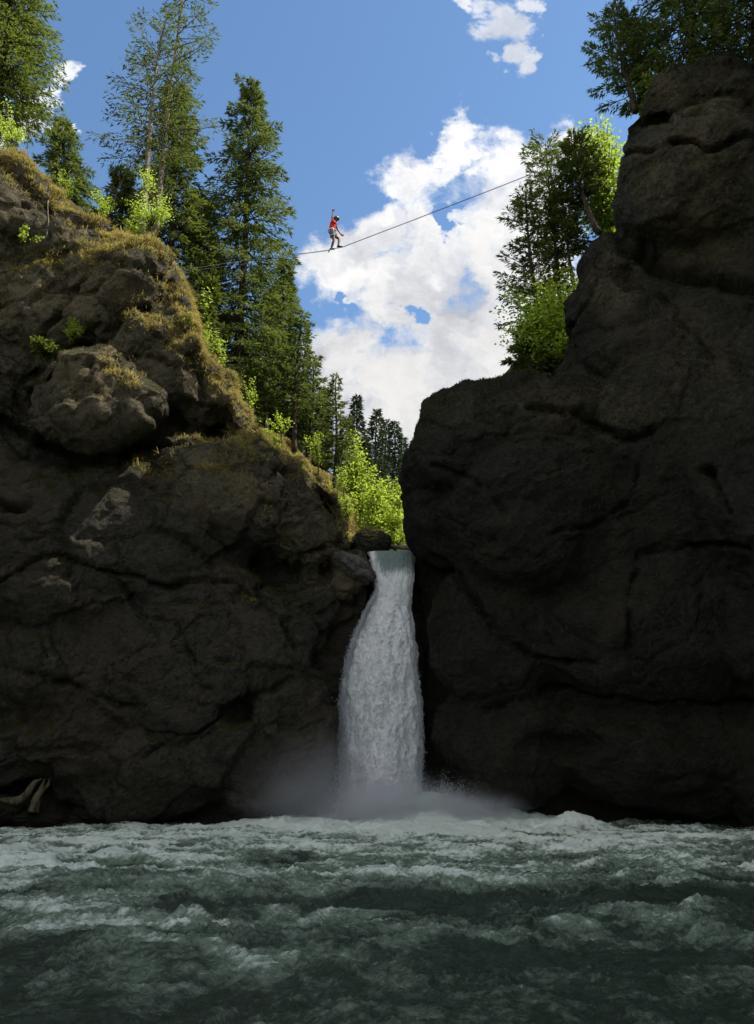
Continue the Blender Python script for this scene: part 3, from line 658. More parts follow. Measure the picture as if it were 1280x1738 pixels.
for k in range(nz_):
    a0 = P(xl[k], yv[k], yd[k]); a1 = P(xr[k], yv[k], yd[k]); cx = (a0[0] + a1[0]) / 2; hw = (a1[0] - a0[0]) / 2
    an = np.linspace(0, 2 * math.pi, na, endpoint=False)
    dep = 0.30 + 0.45 * sstep(yv[k], 960, 1150)
    V.append(np.column_stack([cx + hw * np.sign(np.cos(an)) * np.abs(np.cos(an)) ** 0.8, yd[k] - dep * np.sin(an), np.full(na, a0[2])]))
V = np.array(V).reshape(-1, 3)
i = np.arange(nz_ - 1)[:, None] * na; j = np.arange(na)[None]; k2 = (j + 1) % na
Q = np.stack([i + j, i + k2, i + na + k2, i + na + j], -1).reshape(-1, 4); T = np.vstack([Q[:, [0, 1, 2]], Q[:, [0, 2, 3]]])
N = vert_normals(V, T)
if (N[:, 1] * (V[:, 1] - 30.3)).sum() < 0: N = -N; T = T[:, ::-1]
sv_ = V * (1, 1, 0.4)
amp = np.repeat(0.25 + 0.75 * sstep(yv, 950, 1080), na)
dis = amp * (0.24 * fbm(sv_, 1.0, 4, 0.6, off=3) + 0.20 * (ridged(sv_, 2.2, 4, 0.6, off=6) - 0.5) + 0.06 * fbm(V * (1, 1, .45), 4.0, 4, 0.6))
V = V + N * dis[:, None]
me = mesh_np('waterfall', V, T, True)
lipst = 1.8 * np.clip(fbm(V * (1, 0, .12), 2.9, 3, off=44) + .02, 0, 1) + .8 * np.exp(-((V[:, 0] - P(634, 960, 31.1)[0]) / .12) ** 2)
vattr(me, 'thick', np.clip(np.repeat(-0.55 + 1.9 * sstep(yv, 945, 1005), na) + lipst, -.6, 1) + dis * 1.2)
fall = link('waterfall', me, M['fall']); tag(fall, kind='structure')

rng = np.random.RandomState(11)
def shards(name, C, D, L, Wd, mat, label=None, parent=None, kind='stuff'):     # little torn drops of water: 4-faced slivers
    n = len(C); D = D / (np.linalg.norm(D, axis=1)[:, None] + 1e-9)
    S = np.cross(D, rng.normal(size=(n, 3))); S /= np.linalg.norm(S, axis=1)[:, None] + 1e-9; U = np.cross(D, S)
    L = L[:, None]; Wd = Wd[:, None]
    p0 = C - D * L; p1 = C + D * L; a = C + S * Wd; b = C - S * Wd * 0.5 + U * Wd * .86; c = C - S * Wd * 0.5 - U * Wd * .86
    V = np.stack([p0, p1, a, b, c], 1).reshape(-1, 3); o = np.arange(n)[:, None] * 5
    T = np.concatenate([o + k for k in ([0, 2, 3], [0, 3, 4], [0, 4, 2], [1, 3, 2], [1, 4, 3], [1, 2, 4])])
    ob = link(name, mesh_np(name, V, T, True), mat, parent); tag(ob, label=label, kind=kind); return ob
# ragged fringe of the fall
n = 26000; ty = rng.uniform(0, 1, n) ** 0.7; py = 985 + ty * 410
l_ = np.interp(py, pr[:, 0], pr[:, 1]); r_ = np.interp(py, pr[:, 0], pr[:, 2]); yd_ = np.interp(py, pr[:, 0], pr[:, 3])
side = rng.rand(n); s = np.where(side < 0.42, l_ + 3 - np.abs(rng.normal(0, 1, n)) * (2 + 7 * ty), np.where(side < 0.62, r_ - 3 + np.abs(rng.normal(0, 1, n)) * (1.5 + 2.5 * ty), l_ + (r_ - l_) * rng.rand(n)))
C = np.array([P(a, b, c) for a, b, c in zip(s, py, yd_)])
mid = side >= 0.62; C[:, 1] -= np.where(mid, 0.45 * sstep(py, 960, 1150) + 0.35 + rng.normal(0, .12, n), rng.normal(0, 0.3, n))
D = rng.normal(size=(n, 3)) * 0.35; D[:, 2] -= 1
shards('falling_drops', C, D, rng.uniform(.015, .07, n), rng.uniform(.006, .016, n), M['spray'])
n = 5000; ty = rng.uniform(0, 1, n) ** .8; py = 1010 + ty * 380; sl_ = rng.rand(n) < .7
l_ = np.interp(py, pr[:, 0], pr[:, 1]); r_ = np.interp(py, pr[:, 0], pr[:, 2]); yd_ = np.interp(py, pr[:, 0], pr[:, 3]); cl_ = fbm(np.column_stack([py * .06, py * 0, sl_ * 9.0]), 1.0, 3)
s = np.where(sl_, l_ + 5 - np.abs(rng.normal(0, 1, n)) * (3 + 8 * ty) * (.6 + 1.2 * cl_), r_ - 4 + np.abs(rng.normal(0, 1, n)) * (1.5 + 3 * ty) * (.6 + 1.2 * cl_))
C = np.array([P(a, b, c) for a, b, c in zip(s, py, yd_)]); C[:, 1] += rng.normal(-.1, 0.25, n); D = rng.normal(size=(n, 3)) * 0.08; D[:, 2] -= 1
shards('torn_strands', C, D, rng.uniform(.06, .30, n), rng.uniform(.006, .018, n), M['spray'])
# splash crown at the foot
n = 60000; cl = rng.rand(n)
ax = np.where(cl < 0.55, rng.normal(790, 42, n), rng.normal(640, 70, n)); hgt = np.abs(rng.normal(0, 1, n)) * np.where(cl < 0.55, 0.42, 0.40) * np.exp(-((ax - 740) / 170) ** 2) * (0.5 + 0.9 * (fbm(np.column_stack([ax * .05, ax * 0, ax * 0]), 1.0, 4) + .5))
Yd = 28.9 + rng.normal(0, 0.5, n); bp = np.array([P(a, 1395, 29.0) for a in ax]); C = np.column_stack([bp[:, 0], Yd, 0.10 + 0.35 * np.exp(-((ax - 740) / 90.0) ** 2) + hgt])
D = rng.normal(size=(n, 3)); D[:, 2] = np.abs(D[:, 2]) + .5
shards('splash_drops', C, D, rng.uniform(.006, .03, n), rng.uniform(.004, .011, n), M['spray'])

# mist
def mist(name, loc, scl, dens, seed):
    me = mesh_np(name, ICO3[0], ICO3[1], True); o = link(name, me); o.location = loc; o.scale = scl
    m, t = new_mat(name + '_air'); tcn = t.n('ShaderNodeTexCoord'); ob = tcn.outputs['Object']
    nd = t.t.nodes.new('ShaderNodeVectorMath'); nd.operation = 'LENGTH'; t.set(nd.inputs[0], ob)
    fall_ = t.m('POWER', t.ss(nd.outputs['Value'], 0.98, 0.0), 2.0)
    nn = t.ss(t.noise(t.vm('ADD', ob, (seed, 0, 0)), 1.6, 3, 0.6), 0.15, 0.85)
    pv = t.n('ShaderNodeVolumePrincipled'); pv.inputs['Color'].default_value = (0.95, 0.96, 1.0, 1)
    t.set(pv.inputs['Density'], t.m('MULTIPLY', t.m('MULTIPLY', fall_, nn), dens)); pv.inputs['Anisotropy'].default_value = 0.2
    out = t.n('ShaderNodeOutputMaterial'); t.set(out.inputs['Volume'], pv.outputs[0]); me.materials.append(m)
    tag(o, kind='stuff'); return o
mist('mist', P(565, 1350, 27.6), (4.6, 1.5, 3.0), 1.6, 3)
mist('mist', P(655, 1365, 28.0), (3.0, 1.3, 1.7), 3.2, 7)
mist('mist', P(790, 1378, 28.0), (3.0, 1.2, 1.3), 4.0, 11)

# ------------------------------------------------------------------ grass and moss on the ledges
def tufts(name, V, T, weight, n, lmin, lmax, wid, mat, seed, tint=(0.0, 1.0), droop=1.0, kind='stuff', label=None):
    r = np.random.RandomState(seed); tri = V[T]; fn = np.cross(tri[:, 1] - tri[:, 0], tri[:, 2] - tri[:, 0]); ar = np.linalg.norm(fn, axis=1) / 2
    fn = fn / (2 * ar[:, None] + 1e-12); cen = tri.mean(1); w_ = weight(cen, fn) * ar
    pick = r.choice(len(T), n, p=w_ / w_.sum()); a, b = r.rand(n), r.rand(n); sw = a + b > 1; a[sw] = 1 - a[sw]; b[sw] = 1 - b[sw]
    t3 = tri[pick]; p = t3[:, 0] + a[:, None] * (t3[:, 1] - t3[:, 0]) + b[:, None] * (t3[:, 2] - t3[:, 0]); nn = fn[pick]
    clump = fbm(p, 2.2, 2, off=seed)
    L = r.uniform(lmin, lmax, n) * (0.75 + 0.9 * clump)
    L = np.maximum(L, lmin * .6)
    d0 = nn * 0.8 + np.array([0, 0, 0.55]) + r.normal(0, .32, (n, 3)); d0 /= np.linalg.norm(d0, axis=1)[:, None]
    down = nn * 0.35 + np.array([0.0, -0.12, -1.0]) * droop + r.normal(0, .25, (n, 3)); down /= np.linalg.norm(down, axis=1)[:, None]
    q1 = p + d0 * (L * .42)[:, None]; q2 = q1 + (d0 * 0.25 + down * .75) * (L * .58)[:, None]
    s = np.cross(d0, r.normal(size=(n, 3))); s /= np.linalg.norm(s, axis=1)[:, None]; s *= (wid * r.uniform(.6, 1.3, n))[:, None]
    VV = np.stack([p - s, p + s, q1 + s * .8, q1 - s * .8, q2], 1).reshape(-1, 3) ; o = np.arange(n)[:, None] * 5
    TT = np.concatenate([o + k for k in ([0, 1, 2], [0, 2, 3], [3, 2, 4])])
    me = mesh_np(name, VV, TT, False); tv = np.clip(r.uniform(tint[0], tint[1], n) * 0.6 + 0.4 * (clump + .5) + 0.25 * fbm(p, 0.5, 2, off=seed + 4), 0, 1); vattr(me, 'tint', np.repeat(tv, 5))
    ob = link(name, me, mat); tag(ob, kind=kind, label=label); return ob
# pixel bands where the photograph shows the dried grass
gl = [([(0, 250), (60, 305), (115, 350), (180, 392), (235, 402), (270, 425), (300, 470), (325, 540), (345, 590), (370, 640), (400, 690), (412, 730)], 22, 1.0),
      ([(230, 400), (270, 430), (300, 480)], 26, 1.0),
      ([(15, 440), (60, 432), (100, 430), (150, 440)], 18, 0.8), ([(200, 400), (160, 430)], 22, .7), ([(225, 515), (265, 560), (320, 590), (350, 610), (385, 670)], 20, 1.0),
      ([(190, 620), (225, 660)], 14, 0.5), ([(330, 755), (360, 765), (380, 745)], 20, 0.7), ([(340, 790), (380, 800)], 12, 0.5), ([(425, 735), (460, 745), (500, 775)], 18, 0.9),
      ([(420, 820), (450, 860)], 14, 0.5), ([(510, 778), (555, 805), (580, 850), (600, 900), (640, 905)], 16, 1.0), ([(240, 775), (285, 800)], 16, 0.5), ([(415, 1015), (428, 1022)], 6, 0.5), ([(395, 740), (430, 780)], 15, .6)]
def w_grass(c, n):
    X, Y = project(c); X = X + 12 * fbm(c, 0.9, 3, off=50); Y = Y + 12 * fbm(c, 0.9, 3, off=51); w_ = np.zeros(len(c))
    for pts, wd, a in gl: w_ = np.maximum(w_, a * np.exp(-(polydist(X, Y, pts) / wd) ** 2))
    pat = sstep(fbm(c, 1.3, 4, off=60), -0.2, 0.2) * (0.12 + 0.88 * sstep(fbm(c, 3.5, 3, off=62), -0.25, 0.15))
    return w_ * pat * (sstep(n[:, 2], -0.1, 0.5) * 0.9 + 0.1) * (c[:, 1] < 38)
tufts('dry_grass', VL, TL, w_grass, 120000, .16, .55, .010, M['grass'], 1, label='golden dried grass hanging over the ledges of the left cliff')
def w_hill(c, n):
    X, Y = project(c); return (X > 430) * (X < 680) * (Y > 720) * (Y < 950) * (c[:, 1] < 42) * (0.15 + 0.85 * sstep(fbm(c, 1.3, 3, off=65), -.2, .2))
tufts('dry_grass', HV, HT, w_hill, 26000, .18, .55, .013, M['grass'], 14, label='golden grass slope behind the lower left ridge')
tufts('tall_grass', VL, TL, lambda c, n: w_grass(c, n) * sstep(fbm(c, 1.7, 3, off=71), 0.0, 0.35), 7000, .45, .95, .009, M['grass'], 12, droop=.8)
def w_moss_l(c, n):
    X, Y = project(c); return sstep(n[:, 2] + 0.8 * fbm(c, 0.8, 3, off=80), 0.25, 0.8) * (c[:, 1] < 34) * (X > -150) * (Y > 100) * (Y < 1100)
tufts('moss_grass', VL, TL, w_moss_l, 30000, .06, .18, .013, M['moss'], 2)
def w_moss_r(c, n):
    X, Y = project(c)
    top = np.exp(-(polydist(X, Y, [(690, 800), (705, 760), (740, 700), (800, 660), (900, 650), (950, 600)]) / 30) ** 2) + .8 * np.exp(-(polydist(X, Y, [(900, 690), (980, 700), (1100, 690)]) / 26) ** 2) + np.exp(-(polydist(X, Y, [(1010, 480), (1040, 400), (1045, 290), (1070, 200), (1140, 120), (1280, 110)]) / 22) ** 2) + .6 * np.exp(-(polydist(X, Y, [(1050, 262), (1110, 246), (1150, 230), (1280, 232)]) / 9) ** 2)
    return (0.25 + top) * sstep(n[:, 2] + 0.8 * fbm(c, 0.8, 3, off=90), 0.1, 0.8) * (c[:, 1] < 34) * (X < 1400)
tufts('moss_grass', VR, TR, w_moss_r, 36000, .06, .24, .012, M['moss'], 3)

# ------------------------------------------------------------------ trees
def kites(C, D, L, Wd, r, flat=None):
    n = len(C); D = D / (np.linalg.norm(D, axis=1)[:, None] + 1e-9)
    ref = r.normal(size=(n, 3)) if flat is None else flat
    S = np.cross(D, ref); S /= np.linalg.norm(S, axis=1)[:, None] + 1e-9
    V = np.stack([C, C + D * (L * .45)[:, None] + S * Wd[:, None], C + D * L[:, None], C + D * (L * .45)[:, None] - S * Wd[:, None]], 1).reshape(-1, 3)
    return V, np.arange(n * 4).reshape(-1, 4)
def spruce_mesh(seed, Ht, Rd, start=0.08, whorl=0.38, per=6, twigs=46, lean=(0, 0), bend=0.0, prof=0.75, droop=0.35, twl=0.30, tww=0.035, ragged=0.35, trunk=0.16, gaps=0.0, oneside=0.0):
    r = np.random.RandomState(seed)
    def axis(s):
        s = np.asarray(s, float); return np.stack([lean[0] * (s ** (1 + bend)) + 0.08 * np.sin(s * 5 + seed), lean[1] * s + 0.06 * np.sin(s * 4), Ht * s], -1)
    tg = Geo(); ss_ = np.linspace(0, 1, 22); tg.tube(axis(ss_) - np.array([0, 0, 0.0]), trunk * (1 - ss_) ** 0.85 + 0.012, 8)
    KC, KD, KL, KW, TI = [], [], [], [], []
    z = start * Ht
    while z < Ht * 0.985:
        s = z / Ht; sc = (s - start) / (1 - start)
        rad = Rd * min(1.0, (0.45 + sc * 5)) * (1 - sc) ** prof + 0.12
        nb = max(3, int(per * (0.7 + 0.6 * (1 - sc))))
        base = r.rand() * 6.28
        for b in range(nb):
            if r.rand() < gaps: continue
            a = base + b / nb * 6.28 + r.normal(0, .25); Lb = rad * r.uniform(1 - ragged, 1 + ragged * .7)
            if oneside: Lb *= 1 + oneside * math.cos(a)
            up = 0.55 * sc - droop * (1 - sc) * .4
            m_ = 6; q = np.linspace(0, 1, m_)
            dirx, diry = math.cos(a), math.sin(a)
            zz = up * Lb * q - droop * Lb * q ** 2 * 0.9 + 0.22 * Lb * q ** 3.2
            p0 = axis(s)[0] if np.ndim(s) else axis(np.array([s]))[0]
            path = p0 + np.column_stack([dirx * Lb * q, diry * Lb * q, zz + r.normal(0, .02, m_)])
            tg.tube(path, (0.010 + 0.014 * Lb) * (1 - q * .85), 3)
            n = int(twigs * (0.35 + Lb / Rd)); tq = r.uniform(0.12 if Lb < 1 else 0.22, 1.0, n) ** 0.8
            idx = tq * (m_ - 1); i0 = np.minimum(idx.astype(int), m_ - 2); fr = (idx - i0)[:, None]
            c = path[i0] * (1 - fr) + path[i0 + 1] * fr
            sgn = np.where(r.rand(n) < .5, -1, 1); lat = np.array([-diry, dirx, 0.0]); fw = np.array([dirx, diry, 0.0])
            spread = (1 - tq * .75) * Lb * 0.34 * r.rand(n)
            c = c + (lat * (sgn * spread)[:, None]) + fw * (spread * .45)[:, None]
            hang = r.uniform(0.1, 0.95, n) * (0.35 + droop)
            c[:, 2] -= spread * 0.25 + hang * .10
            d = lat * (sgn * r.uniform(.15, .9, n))[:, None] + fw * r.uniform(.3, 1.0, n)[:, None]; d[:, 2] += -hang + 0.35 * sc; d += r.normal(0, .18, (n, 3))
            KC.append(c); KD.append(d); KL.append(twl * r.uniform(.5, 1.25, n)); KW.append(tww * r.uniform(.6, 1.3, n)); TI.append(np.clip(r.rand() * .35 + r.rand(n) * .5 + .2 * tq, 0, 1))
        z += whorl * r.uniform(.75, 1.25) * (1.15 - .5 * sc)
    V, Q = kites(np.vstack(KC), np.vstack(KD), np.concatenate(KL), np.concatenate(KW), r)
    cm = mesh_np('crown', V, Q, False); vattr(cm, 'tint', np.repeat(np.concatenate(TI), 4))
    return tg, cm
def plant_spruce(kind, pxb, pyb, pxt, pyt, Y, rpx, label, seed, group):
    b = P(pxb, pyb, Y); k = mpp((pxb + pxt) / 2, (pyb + pyt) / 2, Y); tp = P(pxt, pyt, Y)
    Ht = tp[2] - b[2]; lean = (tp[0] - b[0], 0); Rd = rpx * k
    kw = dict(spruce={}, lush=dict(start=.15, per=8, twigs=80, prof=.45, droop=.55, twl=.28, tww=.036, whorl=.30), sparse=dict(start=.26, per=5, twigs=44, prof=.30, gaps=.30, ragged=.7, droop=.3, twl=.26, tww=.030, whorl=.44, trunk=.15),
              dense=dict(start=.03, per=7, twigs=78, prof=.58, droop=.55, twl=.33, tww=.038, whorl=.35, gaps=.08, ragged=.55), bigdense=dict(start=.06, per=6, twigs=92, prof=.5, droop=.6, twl=.34, tww=.040, whorl=.35, gaps=.08, ragged=.7, trunk=.24),
              tall=dict(start=.30, per=5, twigs=50, prof=.6, droop=.35, trunk=.13, whorl=.36, ragged=.5), thin=dict(start=.22, per=5, twigs=48, prof=.8, droop=.3, trunk=.09, whorl=.34, twl=.22, tww=.028, ragged=.5),
              far=dict(start=.05, per=6, twigs=26, prof=.85, droop=.45, twl=.42, tww=.06, whorl=.42, trunk=.14), pine=dict(start=.10, per=6, twigs=84, prof=.33, droop=.15, twl=.25, tww=.032, whorl=.40, ragged=.7, gaps=.2, trunk=.14),
              curved=dict(start=.45, per=6, twigs=90, prof=.35, droop=.15, twl=.24, tww=.032, whorl=.3, ragged=.6, bend=-.45, trunk=.14), tallr=dict(start=.55, per=6, twigs=80, prof=.4, droop=.15, twl=.24, tww=.032, whorl=.3, ragged=.6, trunk=.11))[kind]
    tg, cm = spruce_mesh(seed, Ht, Rd, lean=lean, **kw)
    root = empty('spruce_tree', b); tag(root, label, 'tree', group)
    tr = tg.build('trunk', M['bark_pale'] if kind == 'sparse' else M['bark'], root)
    cr = link('crown', cm, M['needle_lush'] if kind == 'lush' else M['needle_far'] if kind == 'far' else M['needle'], root)
    return root
for q, r in enumerate(SPR):
    grp = 'spruces in the gap above the waterfall' if r[0] == 'far' else 'spruces on the right cliff' if r[1] > 800 else 'spruces on the left bank'
    plant_spruce(*r, seed=100 + q, group=grp)

def leafy(pxb, pyb, pxt, pyt, Y, rx, ry, nl, lsz, label, seed, group, name='beech_tree'):
    r = np.random.RandomState(seed); b = P(pxb, pyb, Y); tp = P(pxt, pyt, Y); k = mpp(pxt, (pyb + pyt) / 2, Y)
    Ht = tp[2] - b[2]; dx = tp[0] - b[0]; RX, RZ = rx * k, ry * k * 1.2
    root = empty(name, b); tag(root, label, 'tree', group)
    tg = Geo(); q = np.linspace(0, 1, 10); ax = np.column_stack([dx * q + 0.05 * np.sin(q * 6), 0.05 * np.sin(q * 4 + 1), Ht * 0.94 * q]); tr = max(.02, Ht * 0.012)
    tg.tube(ax, tr * (1 - q * .85), 7)
    cc = np.array([dx * .75, 0, Ht - RZ]); ends = []
    for e in range(max(9, int(nl / 75))):
        dv = r.normal(size=3); dv /= np.linalg.norm(dv); rr = r.uniform(.35, 1.0) ** .6
        e_ = cc + dv * rr * np.array([RX, RX * .9, RZ]) * r.uniform(.8, 1.12); sq = np.clip((e_[2] - 0.25 * Ht) / Ht * r.uniform(.5, .95), 0.12, .92)
        s0 = np.array([np.interp(sq, q, ax[:, i_]) for i_ in range(3)])
        mq = np.linspace(0, 1, 6)[:, None]; midp = (s0 + e_) / 2 + np.array([0, 0, .12 * RX]); path = (1 - mq) ** 2 * s0 + 2 * mq * (1 - mq) * midp + mq ** 2 * e_
        tg.tube(path, tr * .42 * (1 - mq[:, 0] * .85), 4); ends.append(path)
    per = max(1, nl // len(ends)); LC, LT = [], []
    for pth in ends:
        f = r.uniform(.35, 1.05, per); idx = np.clip(f, 0, .999) * 5; i0 = idx.astype(int); fr = (idx - i0)[:, None]; c = pth[i0] * (1 - fr) + pth[i0 + 1] * fr
        c = c + r.normal(size=(per, 3)) * np.array([RX * .09 + .04, RX * .09 + .04, RX * .03 + .03]); c[:, 2] -= 0.10 * np.hypot(c[:, 0] - pth[-1, 0], c[:, 1] - pth[-1, 1])
        LC.append(c); LT.append(np.clip(r.rand() * .75 - .1 + r.rand(per) * .45, 0, 1))
    C = np.vstack(LC); n = len(C); D = r.normal(size=(n, 3)) * (1, 1, .45); flat = np.array([0, 0, 1.0]) + r.normal(0, .45, (n, 3))
    V, Q = kites(C, D, lsz * r.uniform(.6, 1.3, n), lsz * .36 * r.uniform(.7, 1.2, n), r, flat)
    cm = mesh_np('crown', V, Q, False); vattr(cm, 'tint', np.repeat(np.concatenate(LT), 4))
    tg.build('trunk', M['bark'], root); link('crown', cm, M['leaf'], root); return root
for q, r in enumerate(DEC):
    grp = 'leafy trees on the right cliff' if r[1] > 800 else 'leafy trees in the gap' if 560 < r[1] < 700 else 'leafy saplings on the left bank'
    leafy(*r[1:10], label=r[10], seed=300 + q, group=grp)
# unseen wall and spruce added on the right throw shade on the pool
# ------------------------------------------------------------------ ledge plants
def ledge_plant(px, py, Y, rx, ry, n, sz, mat, label, seed, name='shrub', needle=False):
    r = np.random.RandomState(seed); b = P(px, py, Y); k = mpp(px, py, Y); root = empty(name, b); tag(root, label, 'plant')
    sg = Geo(); C = []; DD = []
    for e in range(max(5, n // 60)):
        dv = r.normal(size=3); dv[2] = abs(dv[2]) * 1.2 + .2; dv[1] -= .6; dv /= np.linalg.norm(dv); e_ = dv * np.array([rx * k, rx * k * .8, ry * k * 1.5]) * r.uniform(.6, 1.1)
        mq = np.linspace(0, 1, 5)[:, None]; path = e_ * mq + np.array([0, 0, .15 * ry * k]) * np.sin(mq * 3); sg.tube(path, 0.012 * (1 - mq[:, 0] * .8) + .002, 4)
        m_ = max(1, n // max(5, n // 60)); f = r.uniform(.3, 1, m_) * 4; i0 = np.minimum(f.astype(int), 3); fr = (f - i0)[:, None]; C.append(path[i0] * (1 - fr) + path[i0 + 1] * fr + r.normal(0, .05, (m_, 3))); DD.append(np.tile(dv, (m_, 1)) * .7 + r.normal(0, .6, (m_, 3)))
    C = np.vstack(C); D = np.vstack(DD); nn = len(C)
    V, Q = kites(C, D, sz * r.uniform(.6, 1.3, nn), sz * (.14 if needle else .36) * np.ones(nn), r)
    cm = mesh_np('foliage', V, Q); vattr(cm, 'tint', np.repeat(r.rand(nn), 4)); sg.build('stem', M['bark'], root); link('foliage', cm, mat, root); return root
ledge_plant(122, 575, 25.9, 20, 24, 900, .12, M['leaf'], 'bright green bushy spruce seedling on the left boulder ledge', 1, 'spruce_seedling', True)
ledge_plant(70, 600, 25.6, 36, 14, 1500, .13, M['needle_lush'], 'dull green creeping shrub below the bright seedling', 2, 'shrub')
ledge_plant(45, 412, 25.8, 28, 26, 170, .09, M['leaf'], 'thin bright sapling growing from the shaded left face', 3, 'sapling')
ledge_plant(312, 560, 26.6, 26, 22, 800, .13, M['needle_lush'], 'soft green seedling in the grass of the left shoulder', 4, 'spruce_seedling', True)
ledge_plant(792, 665, 28.6, 8, 9, 120, .08, M['moss'], 'tiny dark shrub on top of the right dome', 5, 'shrub')
# bare stick on the left face
root = Geo(); a = P(78, 405, 26.0); b_ = P(84, 340, 26.2); q = np.linspace(0, 1, 7)[:, None]; root.tube(a * (1 - q) + b_ * q + np.array([.05, 0, 0]) * np.sin(q * 5), .035 * (1 - q[:, 0] * .6), 6)
root.tube(np.array([a * .5 + b_ * .5, a * .5 + b_ * .5 + np.array([-.3, 0, .25])]), [.012, .004], 4)
tag(root.build('dead_stem', M['bark_pale']), 'bare broken stick standing on the ledge under the left ridge', 'dead branch')
# bare sapling leaning against the sky
sg = Geo(); a = P(183, 372, 28.4); b_ = P(236, 255, 28.4); q = np.linspace(0, 1, 9)[:, None]; ax = a * (1 - q) + b_ * q + np.array([.18, 0, 0]) * (q * (1 - q)) * -3; sg.tube(ax, .022 * (1 - q[:, 0] * .85), 5)
rr = np.random.RandomState(4)
for e in range(9):
    s0 = ax[rr.randint(3, 9)]; sg.tube(np.array([s0, s0 + [rr.uniform(-.5, .4), 0, rr.uniform(.15, .5)]]), [.008, .003], 3)
tag(sg.build('bare_sapling', M['bark']), 'leafless thin sapling leaning right above the left ridge', 'tree')

# ------------------------------------------------------------------ round rock at the lip, log, driftwood
def boulder(name, px, py, Y, rx, ry, rd, mat, label, seed, rot=0.0, sub=5):
    V, T = ico(sub); c = P(px, py, Y); k = mpp(px, py, Y)
    f1, f2, cv = worley(V, 1.3, off=seed); V = V * (1 + 0.22 * fbm(V, 1.3, 4, off=seed) + 0.10 * (0.6 - f1) - .06 * (1 - sstep(f2 - f1, 0, .15)))[:, None]
    V = V * (rx * k, rd, ry * k); ca, sa = math.cos(rot), math.sin(rot); V = np.stack([V[:, 0] * ca + V[:, 2] * sa, V[:, 1], -V[:, 0] * sa + V[:, 2] * ca], -1)
    N = vert_normals(V, T); V = V + N * (0.03 * fbm(V, 4, 3, .6, off=seed))[:, None]
    o = link(name, mesh_np(name, V, T, True), mat); o.location = c; tag(o, label, 'rock'); return o, V + c, T
lb, LBV, LBT = boulder('boulder', 630, 923, 31.9, 34, 26, .8, M['rock_l'], 'round brown mossy boulder at the left of the waterfall lip', 2)
boulder('boulder', 598, 962, 30.5, 44, 20, .8, M['boulder'], 'pale wet striped rock sloping down to the waterfall lip', 5, rot=.55)
boulder('boulder', 62, 1390, 27.6, 46, 14, .7, M['rock_r'], 'low dark rock under the driftwood at the bottom left', 8)
boulder('boulder', -20, 1375, 27.4, 70, 24, .9, M['rock_r'], 'dark rock at the left picture edge behind the driftwood', 9)
tufts('dry_grass', LBV, LBT, lambda c, n: sstep(n[:, 2] - .3 * (c[:, 0] > P(640, 920, 32)[0]), 0.3, 0.8), 3500, .06, .2, .010, M['grass'], 9, label='dried grass on top of the round boulder at the lip')
g = Geo(); a = P(640, 926, 32.4); b_ = P(722, 931, 32.0); q = np.linspace(0, 1, 10)[:, None]; g.tube(a * (1 - q) + b_ * q + [0, 0, .02] * np.sin(q * 9), .10 + .01 * np.sin(q[:, 0] * 11), 10)
tag(g.build('fallen_log', M['bark_pale']), 'horizontal bare log lying across the stream behind the waterfall lip', 'log')

root = empty('driftwood_stump', P(45, 1385, 27.0)); tag(root, 'forked bleached driftwood root on the dark rock at the bottom left', 'driftwood')
def dpath(g, pts, rad, seed):
    A_ = np.array([P(x, y, 27.0 + dy) for x, y, dy in pts]) - np.array(root.location); m_ = 26; s = np.linspace(0, len(A_) - 1, m_)
    Pp = np.column_stack([np.interp(s, range(len(A_)), A_[:, i_]) for i_ in range(3)])
    for _ in range(3): Pp[1:-1] = (Pp[:-2] + 2 * Pp[1:-1] + Pp[2:]) / 4
    R_ = np.interp(s, range(len(rad)), rad); V, Q, T = tube_np(Pp, R_, 12); V = V + 0.022 * np.stack([fbm(V * (1, 1, .5), 5, 3, off=seed + z_) for z_ in (0, 9, 18)], -1); g.add(V, Q, T)
g = Geo(); dpath(g, [(-30, 1366, .1), (10, 1362, 0), (36, 1358, 0), (48, 1345, 0), (58, 1328, .05), (71, 1322, .1)], [.16, .15, .13, .11, .09, .02], 1); g.build('trunk', M['driftwood'], root)
g = Geo(); dpath(g, [(56, 1378, -.1), (62, 1355, -.1), (70, 1340, -.05), (76, 1322, 0)], [.17, .13, .08, .02], 2); g.build('prong', M['driftwood'], root)
g = Geo(); dpath(g, [(70, 1350, -.02), (74, 1340, 0), (82, 1332, .05), (84, 1322, .05)], [.03, .05, .06, .02], 3); g.build('prong', M['driftwood'], root)

# ------------------------------------------------------------------ slackline and walker
YP = 28.5
def lineY(px): return 26.9 + (px - 300) / 600 * 3.2
def LP(px, py): return P(px, py, lineY(px))
lp = [(292, 461), (380, 447.5), (465, 435.5), (530, 428.2), (560, 424.0), (571, 420.8), (583, 418.4), (640, 396.5), (700, 373.8), (760, 350.5), (830, 323.5), (900, 296)]
path = np.array([LP(a, b) for a, b in lp]); s = np.linspace(0, len(lp) - 1, 90); path = np.column_stack([np.interp(s, range(len(lp)), path[:, i_]) for i_ in range(3)])
g = Geo(); g.tube(path, np.full(90, .010), 6)
sl_root = empty('slackline', path[0]); tag(sl_root, 'grey slackline stretched across the gorge high above the waterfall', 'rope')
o = g.build('main_webbing', M['webbing'], sl_root); o.location = -Vector(path[0])
bk = path.copy(); bk[:, 2] -= 0.03 + 0.13 * np.abs(np.sin(np.linspace(0, 4 * math.pi, 90))) * (np.linspace(0, 1, 90) < .24) ; g = Geo(); g.tube(bk, np.full(90, .008), 5)
o = g.build('backup_rope', M['webbing'], sl_root); o.location = -Vector(path[0])

